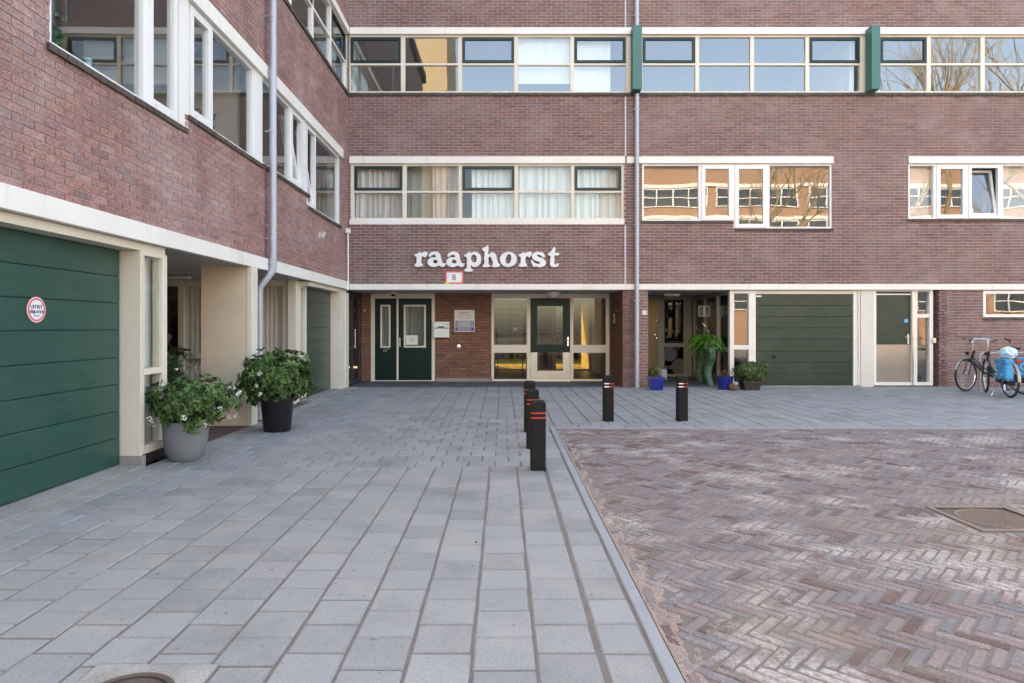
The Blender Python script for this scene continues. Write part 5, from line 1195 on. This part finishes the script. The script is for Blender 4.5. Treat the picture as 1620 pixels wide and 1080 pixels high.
def bicycle(label, rear, front, fm, fendm, steer, low=True):
    r, f = Vector((*rear, 0)), Vector((*front, 0)); ang = math.atan2(f.y - r.y, f.x - r.x)
    t = thing('bicycle', label, 'bicycle', (r.x, r.y, .004), rz=ang, group='bicycles at the rack'); wbz = 1.08; cz = .343
    rc, fc = (0, 0, cz), (wbz, 0, cz); bb = (.44, 0, .29); seat = (.27, 0, .80); head_t, head_b = (.87, 0, .86), (.93, 0, .66)
    wheel(t, rc); 
    piv = Vector((.955, 0, 0)); Ms = Matrix.Translation(piv) @ Matrix.Rotation(steer, 4, 'Z') @ Matrix.Translation(-piv)
    fcs = Ms @ Vector(fc); wheel(t, fcs, steer); fender(t, rc, .1, 3.2, fendm); fender(t, fcs, .35, 2.5, fendm, steer)
    mb = MB().tube([head_t, head_b], .024, 10)
    mb.tube([head_b, (.70, 0, .40), bb], .026, 10)
    if not low: mb.tube([head_t, (.60, 0, .62), (.33, 0, .60)], .018, 8)
    else: mb.tube([(.91, 0, .74), (.74, 0, .52), (.52, 0, .40), (.385, 0, .45)], .018, 8)
    mb.tube([bb, seat], .018, 8)
    for s in (-1, 1): mb.tube([bb, (0, s * .055, cz)], .011, 6).tube([(.31, s * .02, .68), (0, s * .06, cz)], .010, 6)
    obj('frame', mb, fm, t, smooth=True)
    fk = MB()
    for s in (-1, 1): fk.tube([(.945, s * .01, .66), (.965, s * .05, .60), (wbz, s * .055, cz)], .012, 6)
    obj('fork', fk.xf(Ms), fm, t, smooth=True)
    hb = MB().tube([(.87, 0, .84), (.845, 0, 1.0), (.87, 0, 1.06)], .013, 8).tube([(.66, -.31, 1.06), (.74, -.26, 1.09), (.88, -.10, 1.08), (.89, 0, 1.06), (.88, .10, 1.08), (.74, .26, 1.09), (.66, .31, 1.06)], .011, 8)
    obj('handlebar', hb.xf(Ms), CHROME, t, smooth=True)
    for s in (-1, 1):
        obj('grip', MB().tube([(.735, s * .265, 1.09), (.62, s * .325, 1.05)], .017, 8).xf(Ms), BLACK, t, smooth=True)
        obj('brake_lever', MB().tube([(.78, s * .23, 1.08), (.76, s * .24, 1.05), (.66, s * .30, 1.03)], .006, 6).xf(Ms), CHROME, t)
    obj('headlight', MB().lathe([(.01, -.04), (.032, -.01), (.036, .02), (0, .03)], (1.02, 0, .80), 14, 'x').xf(Ms), BLACK, t, smooth=True)
    obj('seat_post', MB().tube([seat, (.25, 0, .90)], .013, 8), CHROME, t)
    sv = [(-.13, -.095, .93), (-.13, .095, .93), (-.02, .105, .935), (.08, .045, .925), (.15, .02, .92), (.15, -.02, .92), (.08, -.045, .925), (-.02, -.105, .935)]
    obj('saddle', MB().add([(x + .24, y, z) for x, y, z in sv] + [(x * .92 + .24, y * .8, z - .05) for x, y, z in sv], [tuple(range(8)), tuple(range(15, 7, -1))] + [(k, (k + 1) % 8, 8 + (k + 1) % 8, 8 + k) for k in range(8)]), BLACK, t, bevel=.012, smooth=True)
    cr = MB().lathe([(.03, -.012), (.085, -.008), (.085, .0), (.03, .006)], (bb[0], -.05, bb[2]), 20, 'y').tube([(bb[0], -.07, bb[2]), (bb[0] - .05, -.085, bb[2] - .16)], .010, 6).tube([(bb[0], .07, bb[2]), (bb[0] + .05, .085, bb[2] + .16)], .010, 6)
    obj('crank', cr, CHROME, t); obj('pedal', MB().box(bb[0] - .10, bb[0], -.17, -.09, bb[2] - .175, bb[2] - .15), BLACK, t); obj('pedal', MB().box(bb[0], bb[0] + .10, .09, .17, bb[2] + .15, bb[2] + .175), BLACK, t)
    obj('chain_case', MB().box(-.05, bb[0] + .09, -.062, -.044, bb[2] - .06, bb[2] + .10), BLACK, t, bevel=.02)
    ck = MB()
    for s in (-1, 1): ck.tube([(-.30, s * .06, .73), (.20, s * .06, .73)], .007, 6).tube([(-.12, s * .06, .73), (0, s * .065, cz)], .005, 6)
    for x in (-.28, -.1, .08): ck.tube([(x, -.06, .73), (x, .06, .73)], .006, 6)
    obj('luggage_rack', ck, BLACK, t); obj('tail_light', MB().box(-.345, -.305, -.045, .045, .68, .74), mat('tail_light_red', (.45, .015, .015), .25), t, bevel=.008)
    obj('kickstand', MB().tube([(bb[0] - .08, .05, bb[2] - .03), (bb[0] - .16, .20, .0)], .009, 6), CHROME, t)
    return t
b1 = bicycle('grey bicycle with silver mudguard, front wheel turned toward the green door', (10.40, 12.66), (9.74, 13.52), FRAME_D, BIKEGREY, R(74))
b2 = bicycle('bicycle carrying blue bags, rear wheel nearest the camera', (9.66, 12.15), (9.95, 13.19), FRAME_D, BIKEGREY, R(-14))
CYAN = mat('blue_pannier_cloth', (.02, .25, .52), .5, col2=(.03, .38, .60), nscale=6); LCY = mat('pale_print', (.45, .70, .82), .5)
def pannier(label, root, side):
    M = Matrix.Translation(root.location) @ Matrix.Rotation(root.rotation_euler.z, 4, 'Z')
    t = thing('pannier_bag', label, 'bag', root.location, rz=root.rotation_euler.z)
    y0, y1 = (.07, .20) if side > 0 else (-.20, -.07)
    bm = bmesh.new(); bmesh.ops.create_cube(bm, size=1); bmesh.ops.subdivide_edges(bm, edges=bm.edges[:], cuts=7, use_grid_fill=True)
    for v in bm.verts:
        x, y, z = v.co; bul = (1 - (2 * x) ** 4) * (1 - (2 * z) ** 4); sag = .5 - z
        v.co = Vector((-.09 + x * (.40 + .05 * sag - .03 * abs(y)), (y0 + y1) / 2 + y * (.10 + .055 * bul + .03 * sag) + .010 * math.sin(x * 17 + z * 9) * math.sin(z * 13 + 1), .54 + z * .37 + .012 * math.sin(x * 12 + y * 5)))
    me = bpy.data.meshes.new('body'); bm.to_mesh(me); bm.free(); me.polygons.foreach_set('use_smooth', [True] * len(me.polygons)); o = link('body', me, CYAN, t)
    obj('flap', MB().box(-.31, .13, y0 - .008, y1 + .008, .66, .745), CYAN, t, bevel=.02)
    yy = y1 + .018 if side > 0 else y0 - .018
    pts = [(-.02 + .07 * math.cos(a), yy, .57 + .06 * math.sin(a)) for a in np.arange(-2.4, 1.6, .3)]; obj('print_swirl', MB().tube(pts, .007, 5), LCY, t)
    pts = [(-.24 + .03 * i, yy, .45 + .025 * math.sin(i * 1.3)) for i in range(11)]; obj('print_swirl', MB().tube(pts, .006, 5), LCY, t)
    pts = [(-.12 + .05 * math.cos(a), yy, .43 + .045 * math.sin(a)) for a in np.arange(0, 6.4, .4)]; obj('print_swirl', MB().tube(pts, .004, 5), LCY, t)
pannier('bright blue printed pannier bag on the left of the nearer bicycle', b2, 1)
pannier('blue pannier bag on the far side of the bicycle at the frame edge', b1, 1)
bm = bmesh.new(); bmesh.ops.create_icosphere(bm, subdivisions=3, radius=.14)
for v in bm.verts:
    d = v.co.normalized(); v.co = Vector((v.co.x * 1.05, v.co.y * .9, v.co.z * .8)) * (1 + .16 * math.sin(d.x * 9 + d.z * 7) * math.sin(d.y * 8 + 2) + random.uniform(-.05, .05))
me = bpy.data.meshes.new('plastic_bag'); bm.to_mesh(me); bm.free(); o = link('plastic_bag', me, mat('thin_bag', (.30, .58, .70), .3, col2=(.72, .76, .78), nscale=9, namt=1.0)); Mb = Matrix.Translation(b2.location) @ Matrix.Rotation(b2.rotation_euler.z, 4, 'Z'); o.location = Mb @ Vector((.02, .02, .855)); tag(o, 'crumpled white and blue plastic bag on the rack of the nearer bicycle', 'bag')
t = thing('bike_rack', 'grey steel hoop the bicycles lean against by the brick wall', 'bike rack', (10.5, 13.42, 0)); obj('hoop', MB().tube([(-.47, 0, -.05), (-.47, 0, .74), (-.45, 0, .79), (-.40, 0, .81), (.45, 0, .81), (.5, 0, .79), (.52, 0, .74), (.52, 0, -.05)], .022, 10), mat('galvanised_tube', (.34, .33, .32), .45, .6), t, smooth=True); obj('foot_plate', MB().lathe([(.05, .002), (.05, .010), (.024, .012)], (-.47, 0, 0), 14).lathe([(.05, .002), (.05, .010), (.024, .012)], (.52, 0, 0), 14), ZINC, t)

# ------------------------------------------------------------------ garden seen through the lobby, sunlit
struct(obj('lawn', MB().box(-30, 40, 23.5, 60, -.085, -.03), mat('lawn_grass', (.10, .17, .03), .9, col2=(.15, .20, .04), nscale=3, bump=.6, bscale=60)))
struct(obj('garden_path', MB().box(-3, 8, 22.3, 23.49, -.085, -.02), CONC))
GL = mat('garden_leaf', (.10, .15, .025), .6, island=.4, col2=(.20, .17, .03), nscale=.5, trans=.4)
BARK = mat('tree_bark', (.13, .10, .075), .9, col2=(.08, .065, .05), nscale=6, bump=.8, bscale=20, stretch=(3, 3, .5))
def crown_mesh(c, rx, rz, n, s):
    """leaf quads gathered in clumps"""
    cl = rng.normal(size=(max(6, n // 60), 3)); cl /= np.linalg.norm(cl, axis=1)[:, None]; cl *= rng.uniform(.35, 1, (len(cl), 1)); cl *= np.array([rx, rx, rz])
    q = cl[rng.integers(0, len(cl), n)] + rng.normal(size=(n, 3)) * np.array([rx, rx, rz]) * .17 + np.array(c)
    a = rng.normal(size=(n, 3)); a /= np.linalg.norm(a, axis=1)[:, None]; b = np.cross(a, rng.normal(size=(n, 3))); b /= np.linalg.norm(b, axis=1)[:, None]
    sc = s * rng.uniform(.6, 1.3, (n, 1)); V = np.stack([q - a * sc, q + b * sc * .5, q + a * sc, q - b * sc * .5], 1).reshape(-1, 3)
    return V, np.arange(n * 4).reshape(-1, 4)
def tree(label, loc, h, rx, rz, n, m, s=.12, group=None, name='tree'):
    t = thing(name, label, 'tree', loc, group=group); mb = MB(); th = h - rz * .7
    mb.tube([(0, 0, -.1), (.04, .02, th * .5), (0, .05, th), (.05, 0, h)], [.03 * h / 2 + .05, .022 * h / 2 + .03, .05, .02], 8)
    for k in range(9):
        a = k * 2.4; z = th * (.55 + .05 * k); mb.tube([(0, 0, z), (math.cos(a) * rx * .4, math.sin(a) * rx * .4, z + rz * .35), (math.cos(a) * rx * .8, math.sin(a) * rx * .8, z + rz * .6)], [.04, .025, .008], 5)
    obj('trunk', mb, BARK, t); V, Fq = crown_mesh((0, 0, h - rz * .7), rx, rz, n, s); bulk('crown', V, Fq, m, t)['kind'] = 'stuff'
for i, (x, y, h) in enumerate(((-4, 31, 7), (0.2, 34, 8), (3.2, 29.5, 6.5), (6, 33, 8), (9, 31, 7), (2.0, 39, 9))):
    tree(['yellow green garden tree left of the lobby view', 'garden tree behind the lobby letter boxes', 'garden tree seen through the right lobby pane', 'garden tree right of the lobby view', 'far right garden tree behind the building', 'tallest garden tree far behind the lobby'][i], (x, y, -.04), h, 2.6, h * .42, 3600, GL, .16, 'garden trees behind the building')
t = thing('hedge', 'tall loose hedge across the garden behind the lobby', 'hedge', (1, 28.0, -.04)); V = rng.uniform([-9, -.8, 0], [9, .8, 3.4], (26000, 3)); a = rng.normal(size=V.shape); a /= np.linalg.norm(a, axis=1)[:, None]; b = np.cross(a, rng.normal(size=V.shape)); b /= np.linalg.norm(b, axis=1)[:, None]
obj('branches', MB().box(-8.8, 8.8, .2, .5, 0, 2.6), mat('hedge_core', (.03, .04, .015), .9), t); bulk('foliage', np.stack([V - a * .10, V + b * .06, V + a * .10, V - b * .06], 1).reshape(-1, 3), np.arange(len(V) * 4).reshape(-1, 4), mat('hedge_leaf', (.22, .20, .045), .6, island=.5, col2=(.30, .19, .05), nscale=.8, trans=.5), t)['kind'] = 'stuff'

# ------------------------------------------------------------------ across the courtyard: what the windows mirror
OB = mat('sunlit_opposite_brick', (.36, .22, .15), .85, col2=(.29, .17, .12), nscale=.8, bump=.3, bscale=30)
OBD = mat('opposite_glass', (.04, .05, .07), .15)
def block(label, x0, x1, y0, y1, h, rows, m, name='apartment_building', bay=1.35, every=5):
    t = thing(name, label, 'building', ((x0 + x1) / 2, y1, 0), world=True); obj('wall', MB().box(x0, x1, y0, y1, -.1, h), m, t); obj('roof', MB().box(x0 - .3, x1 + .3, y0 - .3, y1 + .3, h + .001, h + .35), WHITE, t)
    for (za, zb_) in rows:
        obj('white_band', MB().box(x0 + .3, x1 - .3, y1 + .003, y1 + .12, zb_ + .06, zb_ + .34), WHITE, t); x = x0 + .6
        while x + bay * every < x1 - .4:
            fr = MB()
            for k in range(every + 1): fr.box(x + k * bay - .05, x + k * bay + .05, y1 + .003, y1 + .10, za, zb_)
            for k in range(every):
                for z in (za, (za + zb_) / 2 - .04, zb_ - .08): fr.box(x + k * bay + .051, x + (k + 1) * bay - .051, y1 + .003, y1 + .09, z, z + .08)
            o = obj('window', fr, PVC, t); obj('pane', MB().box(x + .02, x + bay * every - .02, y1 + .002, y1 + .03, za + .02, zb_ - .02), OBD, o); x += bay * every + .9
block('opposite orange brick apartment block mirrored in the first floor windows', 9.5, 62, -34, -24, 14.6, ((2.6, 4.2), (5.6, 7.2), (8.5, 10.1), (11.2, 12.8)), OB)
block('tall tan tower block mirrored in the top left panes', -21, -5.5, -46, -34, 46, tuple((3 + 3 * k, 4.4 + 3 * k) for k in range(1)), mat('tan_render', (.40, .31, .20), .85, col2=(.33, .25, .16), nscale=.4))
BT = mat('bare_bark', (.34, .27, .18), .9, col2=(.22, .17, .11), nscale=3, bump=.5)
def bare_tree(label, loc, h):
    t = thing('bare_tree', label, 'tree', loc, group='bare trees across the courtyard'); mb = MB()
    def br(p, d, L, r, lev):
        q = p + d * L; mb.tube([p, p.lerp(q, .5) + Vector((random.gauss(0, .04), random.gauss(0, .04), 0)) * L, q], [r, r * .8, r * .6], 5 if lev < 2 else 4, False)
        if lev >= 5: return
        for k in range(3 if lev < 4 else 2):
            nd = (d + Vector((random.gauss(0, .42), random.gauss(0, .42), random.gauss(.22, .2)))).normalized(); br(p.lerp(q, random.uniform(.55, 1)), nd, L * random.uniform(.62, .82), r * .58, lev + 1)
    br(Vector((0, 0, -.1)), Vector((0, 0, 1)), h * .27, .20, 0); obj('trunk', mb, BT, t, recalc=False)
for i, (x, y, h) in enumerate(((21.5, -7, 27), (26, -9, 29), (30, -6, 28), (18, -13, 20), (34, -10, 30))): bare_tree(['bare tree across the courtyard nearest the building', 'tall bare tree second in the group across the courtyard', 'bare tree third in the group across the courtyard', 'shorter bare tree in front of the orange block', 'bare tree farthest right across the courtyard'][i], (x, y, -.09), h)
